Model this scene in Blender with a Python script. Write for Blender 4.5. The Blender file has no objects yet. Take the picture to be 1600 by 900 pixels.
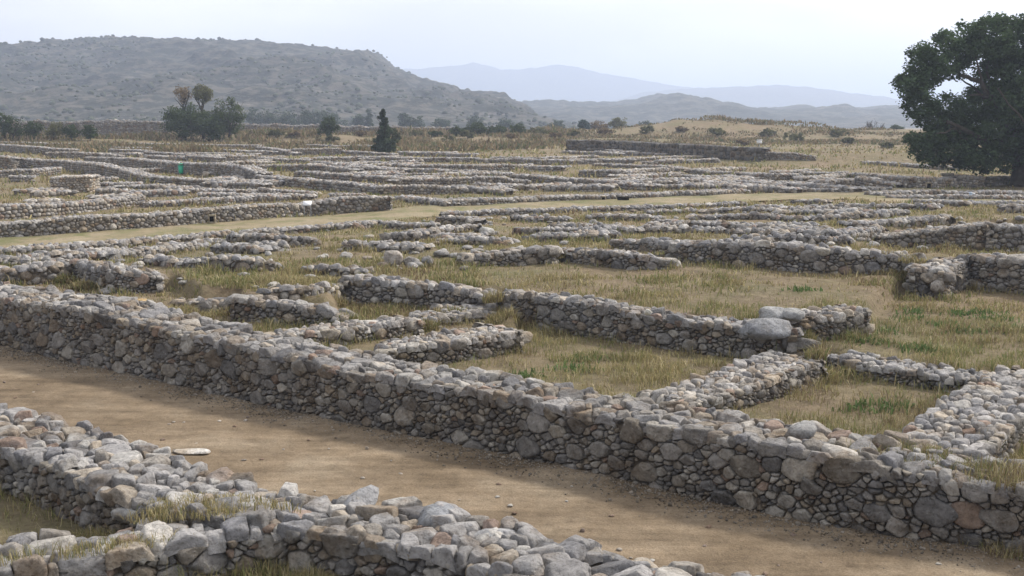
import bpy, bmesh, math, random
import numpy as np
from mathutils import Vector
random.seed(7)
RNG = np.random.default_rng(11)
R = math.radians
scene = bpy.context.scene

# ---------------------------------------------------------------- camera
F = 1800.0; W0, H0 = 1600.0, 900.0
CAMH = 4.6
PITCH = math.atan(260.0 / F)
cam_d = bpy.data.cameras.new('camera')
cam = bpy.data.objects.new('camera', cam_d)
scene.collection.objects.link(cam)
cam.location = (0, 0, CAMH)
cam.rotation_euler = (math.pi / 2 - PITCH, 0, 0)
cam_d.sensor_width = 36.0
cam_d.lens = 36.0 * F / W0
cam_d.clip_start = 0.1
cam_d.clip_end = 60000
scene.camera = cam

# ---------------------------------------------------------------- light
SUN_AZ = (0.85, 0.53)          # horizontal direction towards the sun
SUN_EL = 42.0
world = bpy.data.worlds.new("World"); scene.world = world; world.use_nodes = True
wt = world.node_tree; wt.nodes.clear()
wo = wt.nodes.new('ShaderNodeOutputWorld'); bg = wt.nodes.new('ShaderNodeBackground')
sky = wt.nodes.new('ShaderNodeTexSky'); sky.sky_type = 'NISHITA'; sky.sun_disc = False
sky.sun_elevation = R(SUN_EL)
sky.sun_rotation = math.atan2(SUN_AZ[0], SUN_AZ[1])
sky.air_density = 1.2; sky.dust_density = 5.0; sky.ozone_density = 1.0
# thin veil of high cloud over the blue
tc = wt.nodes.new('ShaderNodeTexCoord'); mp = wt.nodes.new('ShaderNodeMapping')
mp.inputs['Scale'].default_value = (1.2, 1.2, 4.0)
cn = wt.nodes.new('ShaderNodeTexNoise'); cn.inputs['Scale'].default_value = 2.2; cn.inputs['Detail'].default_value = 6
cr = wt.nodes.new('ShaderNodeMapRange')
cr.inputs['From Min'].default_value = 0.35; cr.inputs['From Max'].default_value = 0.75
cr.inputs['To Min'].default_value = 0.70; cr.inputs['To Max'].default_value = 0.90
mx = wt.nodes.new('ShaderNodeMix'); mx.data_type = 'RGBA'
vr = wt.nodes.new('ShaderNodeValToRGB'); vr.color_ramp.elements[0].position = 0.40; vr.color_ramp.elements[1].position = 0.66
vr.color_ramp.elements[0].color = (11.5, 11.45, 11.6, 1); vr.color_ramp.elements[1].color = (14.6, 14.3, 13.8, 1)
wt.links.new(cn.outputs['Fac'], vr.inputs['Fac']); # the veil glows towards the sun and dims away from it
dt = wt.nodes.new('ShaderNodeVectorMath'); dt.operation = 'DOT_PRODUCT'; ml = R(SUN_EL)
dt.inputs[1].default_value = (SUN_AZ[0] * math.cos(ml), SUN_AZ[1] * math.cos(ml), math.sin(ml)); wt.links.new(tc.outputs['Generated'], dt.inputs[0])
mm = wt.nodes.new('ShaderNodeMath'); mm.operation = 'MULTIPLY_ADD'; mm.inputs[1].default_value = 0.50; mm.inputs[2].default_value = 0.80; wt.links.new(dt.outputs['Value'], mm.inputs[0])
vm = wt.nodes.new('ShaderNodeVectorMath'); vm.operation = 'SCALE'; wt.links.new(vr.outputs['Color'], vm.inputs[0]); wt.links.new(mm.outputs['Value'], vm.inputs['Scale'])
wt.links.new(vm.outputs['Vector'], mx.inputs['B'])
wt.links.new(tc.outputs['Generated'], mp.inputs['Vector']); wt.links.new(mp.outputs['Vector'], cn.inputs['Vector'])
wt.links.new(cn.outputs['Fac'], cr.inputs['Value']); wt.links.new(cr.outputs['Result'], mx.inputs['Factor'])
wt.links.new(sky.outputs['Color'], mx.inputs['A']); wt.links.new(mx.outputs['Result'], bg.inputs['Color'])
bg.inputs['Strength'].default_value = 0.10
wt.links.new(bg.outputs['Background'], wo.inputs['Surface'])
sun_d = bpy.data.lights.new('sun', 'SUN'); sun_d.energy = 4.1; sun_d.angle = R(7.0)
sun_d.color = (1.0, 0.93, 0.82)
sun = bpy.data.objects.new('sun', sun_d); scene.collection.objects.link(sun)
sv = Vector((SUN_AZ[0] * math.cos(R(SUN_EL)), SUN_AZ[1] * math.cos(R(SUN_EL)), math.sin(R(SUN_EL))))
sun.rotation_euler = sv.to_track_quat('Z', 'Y').to_euler()
sun.location = (20, 20, 60)
vs = scene.view_settings
vs.view_transform = 'Standard'; vs.look = 'None'; vs.gamma = 1.0; vs.use_curve_mapping = False
vs.exposure = 0.24
HAZE = 0.00052
scene.cycles.volume_bounces = 1

# ---------------------------------------------------------------- projection helpers
cp, sp = math.cos(PITCH), math.sin(PITCH)
def ray(px, py):
    a, b = px - W0 / 2, H0 / 2 - py
    return np.array([a, F * cp + b * sp, -F * sp + b * cp])
def slope(y):
    y = np.asarray(y, float)
    up = 0.015 * np.clip(y - 40, 0, 160)
    return up * (1 - np.clip((y - 270) / 130, 0, 1))
def P(px, py, z=0.0):
    """point where the line through a spot of the view meets level z above the sloping plain"""
    d = ray(px, py)
    lo, hi = 1.0, 1200.0
    for _ in range(50):
        m = 0.5 * (lo + hi); t = m / d[1]
        if CAMH + d[2] * t > z + float(slope(m)): lo = m
        else: hi = m
    t = lo / d[1]
    return np.array([d[0] * t, lo, CAMH + d[2] * t])
def at_depth(px, py, Y):
    d = ray(px, py); t = Y / d[1]
    return np.array([d[0] * t, Y, CAMH + d[2] * t])

# ---------------------------------------------------------------- noise
def _hash(ix, iy, seed):
    n = (ix * 374761393 + iy * 668265263 + seed * 974634777) & 0xffffffff
    n = ((n ^ (n >> 13)) * 1274126177) & 0xffffffff
    return ((n ^ (n >> 16)) & 0xffff) / 65535.0
def vnoise(x, y, seed=0):
    x = np.asarray(x, float); y = np.asarray(y, float)
    ix = np.floor(x).astype(np.int64); iy = np.floor(y).astype(np.int64)
    fx = x - ix; fy = y - iy; fx = fx * fx * (3 - 2 * fx); fy = fy * fy * (3 - 2 * fy)
    a = _hash(ix, iy, seed); b = _hash(ix + 1, iy, seed); c = _hash(ix, iy + 1, seed); d = _hash(ix + 1, iy + 1, seed)
    return (a * (1 - fx) + b * fx) * (1 - fy) + (c * (1 - fx) + d * fx) * fy
def fbm(x, y, seed=0, octv=4):
    s = 0; a = 0.5; t = 0
    for o in range(octv):
        s = s + a * vnoise(x * 2 ** o, y * 2 ** o, seed + o * 17); t += a; a *= 0.5
    return s / t
def smooth(t):
    t = np.clip(t, 0, 1); return t * t * (3 - 2 * t)

# ---------------------------------------------------------------- object helpers
COL = scene.collection
def tag(o, label=None, cat=None, group=None, kind=None):
    if label: o['label'] = label
    if cat: o['category'] = cat
    if group: o['group'] = group
    if kind: o['kind'] = kind
    return o
def empty(name, loc=(0, 0, 0), rz=0):
    o = bpy.data.objects.new(name, None); COL.objects.link(o)
    o.location = tuple(float(c) for c in loc); o.rotation_euler = (0, 0, rz); o.empty_display_size = 0.3
    return o
def npmesh(name, V, polys, mat, parent=None, col=None, smooth_sh=False, origin=None):
    """polys: list of int arrays (each n x k with k = 3 or 4)"""
    V = np.asarray(V, float)
    if origin is not None: V = V - np.asarray(origin, float)[None, :]
    me = bpy.data.meshes.new(name)
    if not isinstance(polys, list): polys = [polys]
    polys = [np.asarray(p) for p in polys if len(p)]
    nl = sum(p.size for p in polys); npol = sum(len(p) for p in polys)
    me.vertices.add(len(V)); me.vertices.foreach_set('co', V.astype(np.float32).ravel())
    me.loops.add(nl); me.polygons.add(npol)
    me.loops.foreach_set('vertex_index', np.concatenate([p.ravel() for p in polys]).astype(np.int32))
    tot = np.concatenate([np.full(len(p), p.shape[1]) for p in polys])
    me.polygons.foreach_set('loop_start', np.concatenate([[0], np.cumsum(tot)[:-1]]).astype(np.int32))
    me.polygons.foreach_set('loop_total', tot.astype(np.int32))
    if smooth_sh: me.polygons.foreach_set('use_smooth', np.ones(npol, bool))
    me.update(calc_edges=True); me.validate()
    if col is not None:
        at = me.color_attributes.new('Col', 'FLOAT_COLOR', 'POINT')
        c4 = np.ones((len(V), 4), np.float32); c4[:, :3] = col
        at.data.foreach_set('color', c4.ravel())
    if mat: me.materials.append(mat)
    o = bpy.data.objects.new(name, me); COL.objects.link(o)
    if parent is not None: o.parent = parent
    if origin is not None and parent is None: o.location = tuple(float(c) for c in origin)
    return o
class Bag:
    """collects vertices and faces for one mesh"""
    def __init__(s): s.V = []; s.P3 = []; s.P4 = []; s.C = []; s.n = 0
    def add(s, V, p3=None, p4=None, col=None):
        V = np.asarray(V, float).reshape(-1, 3)
        if p3 is not None and len(p3): s.P3.append(np.asarray(p3) + s.n)
        if p4 is not None and len(p4): s.P4.append(np.asarray(p4) + s.n)
        s.V.append(V); s.n += len(V)
        c = np.ones((len(V), 3)) * (0.5 if col is None else np.asarray(col)); s.C.append(c)
    def build(s, name, mat, parent=None, smooth_sh=False, origin=None):
        polys = []
        if s.P3: polys.append(np.concatenate(s.P3))
        if s.P4: polys.append(np.concatenate(s.P4))
        return npmesh(name, np.concatenate(s.V), polys, mat, parent, np.concatenate(s.C), smooth_sh, origin)
    def box(s, c, size, rz=0, col=None, tilt=0):
        x, y, z = [q / 2 for q in size]
        v = np.array([[a, b, d] for a in (-x, x) for b in (-y, y) for d in (-z, z)])
        if tilt:
            ct, st = math.cos(tilt), math.sin(tilt)
            v = v @ np.array([[1, 0, 0], [0, ct, -st], [0, st, ct]]).T
        cr_, sr = math.cos(rz), math.sin(rz)
        v = v @ np.array([[cr_, -sr, 0], [sr, cr_, 0], [0, 0, 1]]).T + np.asarray(c, float)
        s.add(v, p4=[[0, 1, 3, 2], [4, 6, 7, 5], [0, 4, 5, 1], [2, 3, 7, 6], [0, 2, 6, 4], [1, 5, 7, 3]], col=col)
    def tube(s, pts, rad, n=7, col=None, caps=True):
        pts = np.asarray(pts, float); k = len(pts); rad = np.broadcast_to(rad, (k,))
        rings = []
        for i in range(k):
            t = pts[min(i + 1, k - 1)] - pts[max(i - 1, 0)]; t /= (np.linalg.norm(t) + 1e-9)
            a = np.cross(t, [0, 0, 1.0] if abs(t[2]) < 0.9 else [1.0, 0, 0]); a /= np.linalg.norm(a); b = np.cross(t, a)
            th = np.arange(n) * 2 * math.pi / n
            rings.append(pts[i] + rad[i] * (np.cos(th)[:, None] * a + np.sin(th)[:, None] * b))
        V = np.concatenate(rings); q = []
        for i in range(k - 1):
            for j in range(n):
                q.append([i * n + j, i * n + (j + 1) % n, (i + 1) * n + (j + 1) % n, (i + 1) * n + j])
        V = np.concatenate([V, pts[:1], pts[-1:]]); p3 = []
        if caps:
            for j in range(n):
                p3.append([k * n, (j + 1) % n, j]); p3.append([k * n + 1, (k - 1) * n + j, (k - 1) * n + (j + 1) % n])
        s.add(V, p3=p3, p4=q, col=col)

# ---------------------------------------------------------------- materials
def mat_new(name):
    m = bpy.data.materials.new(name); m.use_nodes = True
    nt = m.node_tree; b = nt.nodes['Principled BSDF']
    b.inputs['Roughness'].default_value = 0.95
    b.inputs['Specular IOR Level'].default_value = 0.15
    return m, nt, b
def N(nt, t, **kw):
    n = nt.nodes.new(t)
    for k, v in kw.items(): setattr(n, k, v)
    return n
def noise_n(nt, scale, detail=6, rough=0.6, vec=None):
    n = N(nt, 'ShaderNodeTexNoise'); n.inputs['Scale'].default_value = scale
    n.inputs['Detail'].default_value = detail; n.inputs['Roughness'].default_value = rough
    if vec is not None: nt.links.new(vec, n.inputs['Vector'])
    return n
def ramp(nt, fac, stops):
    r = N(nt, 'ShaderNodeValToRGB'); e = r.color_ramp.elements
    e[0].position, e[0].color = stops[0][0], (*stops[0][1], 1)
    e[1].position, e[1].color = stops[-1][0], (*stops[-1][1], 1)
    for p, c in stops[1:-1]:
        q = e.new(p); q.color = (*c, 1)
    nt.links.new(fac, r.inputs['Fac']); return r
def mixc(nt, a, b, fac, mode='MIX'):
    m = N(nt, 'ShaderNodeMix', data_type='RGBA', blend_type=mode)
    for sock, v in ((m.inputs['A'], a), (m.inputs['B'], b), (m.inputs['Factor'], fac)):
        if hasattr(v, 'links'): nt.links.new(v, sock)
        elif isinstance(v, (int, float)): sock.default_value = v
        else: sock.default_value = (*v, 1)
    return m.outputs['Result']
def bump(nt, b, h, dist, strength=1.0, prev=None):
    bn = N(nt, 'ShaderNodeBump'); bn.inputs['Distance'].default_value = dist; bn.inputs['Strength'].default_value = strength
    nt.links.new(h, bn.inputs['Height'])
    if prev is not None: nt.links.new(prev, bn.inputs['Normal'])
    nt.links.new(bn.outputs['Normal'], b.inputs['Normal']); return bn.outputs['Normal']
def world_pos(nt): return N(nt, 'ShaderNodeNewGeometry').outputs['Position']

def mat_attr(name, nscale=6.0, lo=0.7, hi=1.25, bscale=0, bdist=0.01, spots=None, rough=0.95):
    """material whose base is the mesh's own colour attribute, mottled by noise"""
    m, nt, b = mat_new(name); pos = world_pos(nt)
    at = N(nt, 'ShaderNodeVertexColor', layer_name='Col')
    n1 = noise_n(nt, nscale, 7, 0.65, pos)
    r = ramp(nt, n1.outputs['Fac'], [(0.3, (lo,) * 3), (0.7, (hi,) * 3)])
    c = mixc(nt, at.outputs['Color'], r.outputs['Color'], 1.0, 'MULTIPLY')
    if spots:
        n2 = noise_n(nt, spots[0], 5, 0.7, pos)
        r2 = ramp(nt, n2.outputs['Fac'], [(spots[1], (0, 0, 0)), (spots[1] + 0.08, (1, 1, 1))])
        f = N(nt, 'ShaderNodeMath', operation='MULTIPLY'); nt.links.new(r2.outputs['Color'], f.inputs[0]); f.inputs[1].default_value = spots[3]
        c = mixc(nt, c, spots[2], f.outputs[0])
    if bscale:      # earth stains and pale lichen with shapes of their own
        n7 = noise_n(nt, 1.6, 6, 0.65, pos); r7 = ramp(nt, n7.outputs['Fac'], [(0.34, (0.68, 0.60, 0.52)), (0.5, (1, 1, 1)), (0.7, (1.1, 1.1, 1.12))]); c = mixc(nt, c, r7.outputs['Color'], 1.0, 'MULTIPLY')
        n8 = noise_n(nt, 30, 3, 0.6, pos); r8 = ramp(nt, n8.outputs['Fac'], [(0.34, (0.6, 0.58, 0.56)), (0.45, (1, 1, 1))]); c = mixc(nt, c, r8.outputs['Color'], .7, 'MULTIPLY')
    nt.links.new(c, b.inputs['Base Color']); b.inputs['Roughness'].default_value = rough
    if bscale:
        n3 = noise_n(nt, bscale, 9, 0.75, pos)
        nb = bump(nt, b, n3.outputs['Fac'], bdist)
        n4 = noise_n(nt, bscale * .4, 3, 0.5, pos); bump(nt, b, n4.outputs['Fac'], bdist * 1.6, 1.0, nb)
    return m
M_STONE = mat_attr('limestone rubble', 9.0, 0.62, 1.28, 16.0, 0.05, spots=(19.0, 0.60, (0.42, 0.415, 0.40), 0.5))
M_FAR = mat_attr('distant limestone rubble', 1.7, 0.75, 1.2, 9.0, 0.03)
M_LEAF = mat_attr('foliage', 0.9, 0.75, 1.25, 0)
M_PAINT = mat_attr('stone and dark', 3, 0.8, 1.2, 0)
M_BARK = mat_attr('bark', 5.0, 0.6, 1.3, 18, 0.03)
M_GRASS = mat_attr('dry grass', 0.7, 0.85, 1.15, 0)
for m_, f_ in ((M_LEAF, .35), (M_GRASS, .3)):      # thin leaves and blades let light through
    nt_ = m_.node_tree; b_ = nt_.nodes['Principled BSDF']; tr_ = nt_.nodes.new('ShaderNodeBsdfTranslucent'); ms_ = nt_.nodes.new('ShaderNodeMixShader'); ms_.inputs['Fac'].default_value = f_
    nt_.links.new(b_.inputs['Base Color'].links[0].from_socket, tr_.inputs['Color']); o_ = nt_.nodes['Material Output']
    nt_.links.new(b_.outputs['BSDF'], ms_.inputs[1]); nt_.links.new(tr_.outputs['BSDF'], ms_.inputs[2]); nt_.links.new(ms_.outputs['Shader'], o_.inputs['Surface'])
def mat_mortar():
    m, nt, b = mat_new('earth mortar'); pos = world_pos(nt)
    n = noise_n(nt, 3.0, 8, 0.7, pos)
    r = ramp(nt, n.outputs['Fac'], [(0.3, (0.09, 0.073, 0.056)), (0.5, (0.16, 0.132, 0.103)), (0.75, (0.23, 0.20, 0.165))])
    nt.links.new(r.outputs['Color'], b.inputs['Base Color'])
    n2 = noise_n(nt, 20, 6, 0.7, pos); bump(nt, b, n2.outputs['Fac'], 0.05)
    return m
M_MORTAR = mat_mortar()

# ================================================================ ground levels
def poly_sd(x, y, poly):
    """signed distance to a polygon, negative inside"""
    x = np.asarray(x, float); y = np.asarray(y, float)
    inside = np.zeros(x.shape, bool); d = np.full(x.shape, 1e9); n = len(poly)
    for i in range(n):
        x1, y1 = poly[i][:2]; x2, y2 = poly[(i + 1) % n][:2]
        ex, ey = x2 - x1, y2 - y1
        t = np.clip(((x - x1) * ex + (y - y1) * ey) / (ex * ex + ey * ey + 1e-12), 0, 1)
        d = np.minimum(d, np.hypot(x - x1 - t * ex, y - y1 - t * ey))
        c = ((y1 > y) != (y2 > y)) & (x < (x2 - x1) * (y - y1) / (y2 - y1 + 1e-12) + x1)
        inside ^= c
    return np.where(inside, -d, d)
def ppoly(pts, z): return [tuple(P(a, b, z)[:2]) for a, b in pts]
# the near excavated block: between the dirt street and the grassy main street
BLOCK = ppoly([(-60, 560), (0, 535), (200, 578), (400, 625), (600, 668), (800, 705), (1000, 748), (1200, 798), (1400, 833), (1600, 855), (1900, 900),
               (2300, 560), (2100, 330), (1600, 345), (1480, 335), (1330, 318), (1180, 318), (1000, 326), (850, 333), (700, 340), (610, 349), (400, 366), (200, 383), (0, 396), (-300, 420), (-400, 480)], 0.0)
FORE = ppoly([(-400, 560), (0, 660), (370, 775), (560, 800), (800, 850), (960, 885), (1090, 925), (1400, 1100), (900, 1700), (-600, 1700)], 0.3)
ROOMS = [
    (0.50, ppoly([(250, 498), (285, 486), (365, 484), (368, 498), (520, 503), (540, 476), (700, 480), (790, 484), (800, 505), (700, 548), (600, 615), (480, 600), (360, 570), (250, 545)], 0.5)),
    (0.60, ppoly([(-400, 430), (-100, 445), (60, 440), (110, 440), (150, 436), (190, 456), (265, 450), (300, 470), (300, 550), (150, 530), (0, 505), (-400, 455)], 0.6)),
    (0.60, ppoly([(1225, 552), (1250, 530), (1345, 518), (1412, 455), (1470, 455), (1510, 445), (1800, 455), (1800, 590), (1540, 592), (1480, 590), (1390, 577), (1300, 562)], 0.6)),
    (0.38, ppoly([(600, 600), (640, 556), (700, 540), (812, 522), (812, 505), (780, 500), (830, 508), (940, 525), (1075, 546), (1235, 556), (1290, 560), (1300, 570), (1395, 594), (1500, 608), (1560, 606), (1700, 600), (1950, 640), (1950, 860), (1600, 815), (1400, 775), (1200, 738), (1000, 695), (800, 660), (640, 625)], 0.38)),
    (0.45, ppoly([(1340, 394), (1400, 412), (1440, 420), (1510, 425), (1800, 435), (1800, 372), (1540, 364), (1365, 382)], 0.45)),
]
S2A, S2B = P(0, 392)[:2], P(1300, 312)[:2]
MOUNDS = []
for px, py, Y, zt_, sx, sy in [(1060, 200, 190, 2.1, 9, 11), (1130, 200, 186, 1.2, 7, 9), (1250, 202, 184, 2.0, 9, 10), (1340, 208, 200, .6, 10, 10), (1450, 212, 205, .6, 14, 12), (990, 206, 215, .5, 8, 10), (1150, 206, 190, .4, 7, 8),
                               (420, 204, 165, 0.9, 9, 8), (250, 208, 160, 0.7, 8, 6), (80, 208, 150, 0.8, 14, 5), (500, 212, 165, 0.6, 9, 6), (760, 218, 168, 0.5, 12, 7),
                               (1270, 262, 108, 0.5, 14, 6), (1460, 268, 104, 0.6, 10, 4), (1420, 330, 62, 0.15, 5, 4), (900, 212, 190, 1.0, 10, 9), (640, 214, 185, .6, 14, 8)]:
    q = at_depth(px, py, Y); MOUNDS.append((q[0], Y, zt_, sx, sy))
def G(x, y):
    """ground level anywhere"""
    x = np.asarray(x, float); y = np.asarray(y, float)
    z = slope(y)
    for mx_, my_, h, sx, sy in MOUNDS:
        z = z + h * np.exp(-((x - mx_) / sx) ** 2 - ((y - my_) / sy) ** 2) * (0.85 + 0.3 * fbm(x / 3 + 9, y / 3, 3, 2))
    far = smooth((y - 26) / 14)
    z = z + (fbm(x / 5.0, y / 5.0, 5, 3) - .5) * 0.30 * far * (y < 500)
    near = y < 75
    if np.any(near):
        b = np.full(x.shape, 50.0); b[near] = poly_sd(x[near], y[near], BLOCK)
        d = np.array(S2B) - np.array(S2A); d /= np.linalg.norm(d)
        ds = (x - S2A[0]) * d[1] - (y - S2A[1]) * d[0]
        lvl = 0.18 + 0.77 * smooth(ds / 17.0)
        lvl = lvl + (fbm(x / 1.1, y / 1.1, 8, 3) - .5) * 0.16
        for rz_, pl in ROOMS:
            m = near & (b < 1)
            sd = np.full(x.shape, 9.0); sd[m] = poly_sd(x[m], y[m], pl)
            k = 1 - smooth((sd + 0.05) / 0.3)
            lvl = lvl * (1 - k) + (rz_ + (fbm(x / .9, y / .9, 18, 3) - .5) * 0.10) * k
        k = 1 - smooth((b + 0.45) / 0.35)
        z = z * (1 - k) + (lvl + slope(y)) * k
    nf = y < 16
    if np.any(nf):
        f = np.full(x.shape, 50.0); f[nf] = poly_sd(x[nf], y[nf], FORE)
        k = 1 - smooth((f + 0.1) / 0.4)
        z = z * (1 - k) + (0.32 + (fbm(x / .7, y / .7, 21, 3) - .5) * 0.12) * k
    return z
def Gs(x, y): return float(G(np.array([x]), np.array([y]))[0])
def PG(px, py):
    """first meeting of the view line with the ground"""
    d = ray(px, py)
    Y = 6 * 1.003 ** np.arange(1250); t = Y / d[1]
    X = d[0] * t; Z = CAMH + d[2] * t
    g = G(X, Y); k = np.argmax(g >= Z)
    return np.array([X[k], Y[k], g[k]])

def mat_ground():
    m, nt, b = mat_new('dry field ground'); pos = world_pos(nt)
    n1 = noise_n(nt, 0.35, 8, 0.65, pos); n2 = noise_n(nt, 2.2, 8, 0.75, pos); n3 = noise_n(nt, 0.13, 5, 0.6, pos); n4 = noise_n(nt, 14, 5, 0.7, pos)
    a = ramp(nt, n2.outputs['Fac'], [(0.3, (0.10, 0.078, 0.055)), (0.5, (0.185, 0.148, 0.098)), (0.7, (0.27, 0.225, 0.145))])
    g = ramp(nt, n1.outputs['Fac'], [(0.42, (0, 0, 0)), (0.62, (1, 1, 1))])
    f = N(nt, 'ShaderNodeMath', operation='MULTIPLY'); nt.links.new(g.outputs['Color'], f.inputs[0]); f.inputs[1].default_value = 0.65
    c = mixc(nt, a.outputs['Color'], (0.12, 0.125, 0.055), f.outputs[0])
    r4 = ramp(nt, n4.outputs['Fac'], [(0.3, (0.65,) * 3), (0.7, (1.25,) * 3)])
    c = mixc(nt, c, r4.outputs['Color'], 1.0, 'MULTIPLY')
    r3 = ramp(nt, n3.outputs['Fac'], [(0.4, (0, 0, 0)), (0.65, (0.45,) * 3)])
    c = mixc(nt, c, (0.22, 0.155, 0.105), r3.outputs['Color'])
    nt.links.new(c, b.inputs['Base Color'])
    bump(nt, b, n2.outputs['Fac'], 0.15)
    return m
def mat_street():
    m, nt, b = mat_new('trodden dirt'); pos = world_pos(nt)
    n1 = noise_n(nt, 0.55, 6, 0.6, pos); n2 = noise_n(nt, 3.5, 8, 0.7, pos); n3 = noise_n(nt, 45, 4, 0.7, pos); n4 = noise_n(nt, 5, 6, 0.8, pos)
    a = ramp(nt, n1.outputs['Fac'], [(0.32, (0.155, 0.117, 0.078)), (0.5, (0.205, 0.158, 0.109)), (0.68, (0.265, 0.215, 0.156))])
    r2 = ramp(nt, n2.outputs['Fac'], [(0.3, (0.78,) * 3), (0.7, (1.2,) * 3)])
    r3 = ramp(nt, n3.outputs['Fac'], [(0.32, (0.72, 0.70, 0.68)), (0.55, (1.0,) * 3), (0.72, (1.25, 1.25, 1.25))])
    r4 = ramp(nt, n4.outputs['Fac'], [(0.34, (0.6, 0.58, 0.56)), (0.44, (1.0,) * 3)])
    c = mixc(nt, a.outputs['Color'], r2.outputs['Color'], 1.0, 'MULTIPLY'); c = mixc(nt, c, r3.outputs['Color'], 1.0, 'MULTIPLY'); c = mixc(nt, c, r4.outputs['Color'], 0.6, 'MULTIPLY')
    mpn = N(nt, 'ShaderNodeMapping'); mpn.inputs['Rotation'].default_value = (0, 0, R(27)); mpn.inputs['Scale'].default_value = (.28, 2.2, 1); nt.links.new(pos, mpn.inputs['Vector'])
    n6 = noise_n(nt, 0.9, 6, 0.65, mpn.outputs['Vector']); r6 = ramp(nt, n6.outputs['Fac'], [(0.36, (0.74, 0.73, 0.72)), (0.5, (1, 1, 1)), (0.64, (1.26, 1.27, 1.28))]); c = mixc(nt, c, r6.outputs['Color'], 1.0, 'MULTIPLY')
    nt.links.new(c, b.inputs['Base Color'])
    nb = bump(nt, b, n2.outputs['Fac'], 0.06); bump(nt, b, n3.outputs['Fac'], 0.012, 1, nb)
    return m
def mat_green_street():
    m, nt, b = mat_new('worn grass street'); pos = world_pos(nt)
    n1 = noise_n(nt, 0.4, 6, 0.6, pos); n2 = noise_n(nt, 3.0, 8, 0.75, pos)
    a = ramp(nt, n1.outputs['Fac'], [(0.3, (0.15, 0.145, 0.075)), (0.5, (0.235, 0.195, 0.125)), (0.7, (0.28, 0.235, 0.165))])
    r2 = ramp(nt, n2.outputs['Fac'], [(0.3, (0.75,) * 3), (0.7, (1.2,) * 3)])
    c = mixc(nt, a.outputs['Color'], r2.outputs['Color'], 1.0, 'MULTIPLY')
    n5 = noise_n(nt, 0.9, 7, 0.7, pos); r5_ = ramp(nt, n5.outputs['Fac'], [(0.5, (0, 0, 0)), (0.62, (0.7,) * 3)]); c = mixc(nt, c, (0.115, 0.13, 0.05), r5_.outputs['Color']); nt.links.new(c, b.inputs['Base Color'])
    bump(nt, b, n2.outputs['Fac'], 0.08)
    return m
M_GROUND, M_STREET, M_GST = mat_ground(), mat_street(), mat_green_street()

# one ground sheet round the camera out to the horizon
ang = np.concatenate([np.linspace(-180, -42, 30)[:-1], np.linspace(-42, 42, 560), np.linspace(42, 180, 30)[1:-1]]) * math.pi / 180
rad = np.concatenate([2.0 * 1.0085 ** np.arange(530)]); rad = np.concatenate([rad, rad[-1] * 1.05 ** np.arange(1, 85)])
AA, RR = np.meshgrid(ang, rad); GX, GY = np.sin(AA) * RR, np.cos(AA) * RR
GZ = np.where(GY > 0, G(GX.ravel(), GY.ravel()).reshape(GX.shape), 0.3 * (RR < 6))
nA, nR = len(ang), len(rad)
idx = np.arange(nA * nR).reshape(nR, nA)
nx_ = np.roll(idx, -1, axis=1)
quads = np.stack([idx[:-1], idx[1:], nx_[1:], nx_[:-1]], -1).reshape(-1, 4)
V = np.stack([GX.ravel(), GY.ravel(), GZ.ravel()], 1); V = np.concatenate([V, [[0, 0, 0.3]]])
cfan = np.stack([idx[0], nx_[0], np.full(nA, len(V) - 1)], 1)
ground = npmesh('ground', V, [quads, cfan], M_GROUND, smooth_sh=True); tag(ground, kind='structure')

def street_sheet(name, left, right, n, m, lift, mat, z=0.0):
    """strip between two view polylines, riding just above the ground"""
    def rs(pl, k):
        q = np.array([P(a, b, z)[:2] for a, b in pl]); s = np.concatenate([[0], np.cumsum(np.linalg.norm(np.diff(q, axis=0), axis=1))])
        u = np.linspace(0, s[-1], k); return np.stack([np.interp(u, s, q[:, 0]), np.interp(u, s, q[:, 1])], 1)
    A, B = rs(left, n), rs(right, n); t = np.linspace(0, 1, m)[None, :, None]
    g = A[:, None] * (1 - t) + B[:, None] * t
    z_ = G(g[..., 0].ravel(), g[..., 1].ravel()) + lift
    i = np.arange(n * m).reshape(n, m); q = np.stack([i[:-1, :-1], i[1:, :-1], i[1:, 1:], i[:-1, 1:]], -1).reshape(-1, 4)
    v = np.stack([g[..., 0].ravel(), g[..., 1].ravel(), z_], 1)
    # small relief of its own
    v[:, 2] += (fbm(v[:, 0] * 1.3, v[:, 1] * 1.3, 31, 4) - .5) * 0.035
    o = npmesh(name, v, q, mat, smooth_sh=True); tag(o, kind='structure'); return o
street_sheet('dirt_street', [(-500, 440), (0, 528), (200, 570), (400, 616), (600, 660), (800, 698), (1000, 740), (1200, 788), (1400, 824), (1600, 848), (2100, 950)],
             [(-900, 530), (0, 668), (200, 728), (370, 780), (560, 812), (800, 862), (960, 900), (1090, 940), (1300, 1040), (1500, 1150), (1800, 1300)], 420, 60, 0.03, M_STREET)
street_sheet('grassy_main_street', [(-500, 405), (0, 372), (250, 356), (400, 344), (612, 329), (700, 321), (800, 317), (960, 311), (1168, 303), (1300, 300), (1392, 295), (1500, 296), (1700, 300)],
             [(-500, 435), (0, 396), (200, 384), (400, 367), (610, 350), (700, 341), (850, 334), (1000, 327), (1180, 319), (1330, 319), (1480, 336), (1600, 346), (1900, 352)], 420, 22, 0.05, M_GST)

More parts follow.
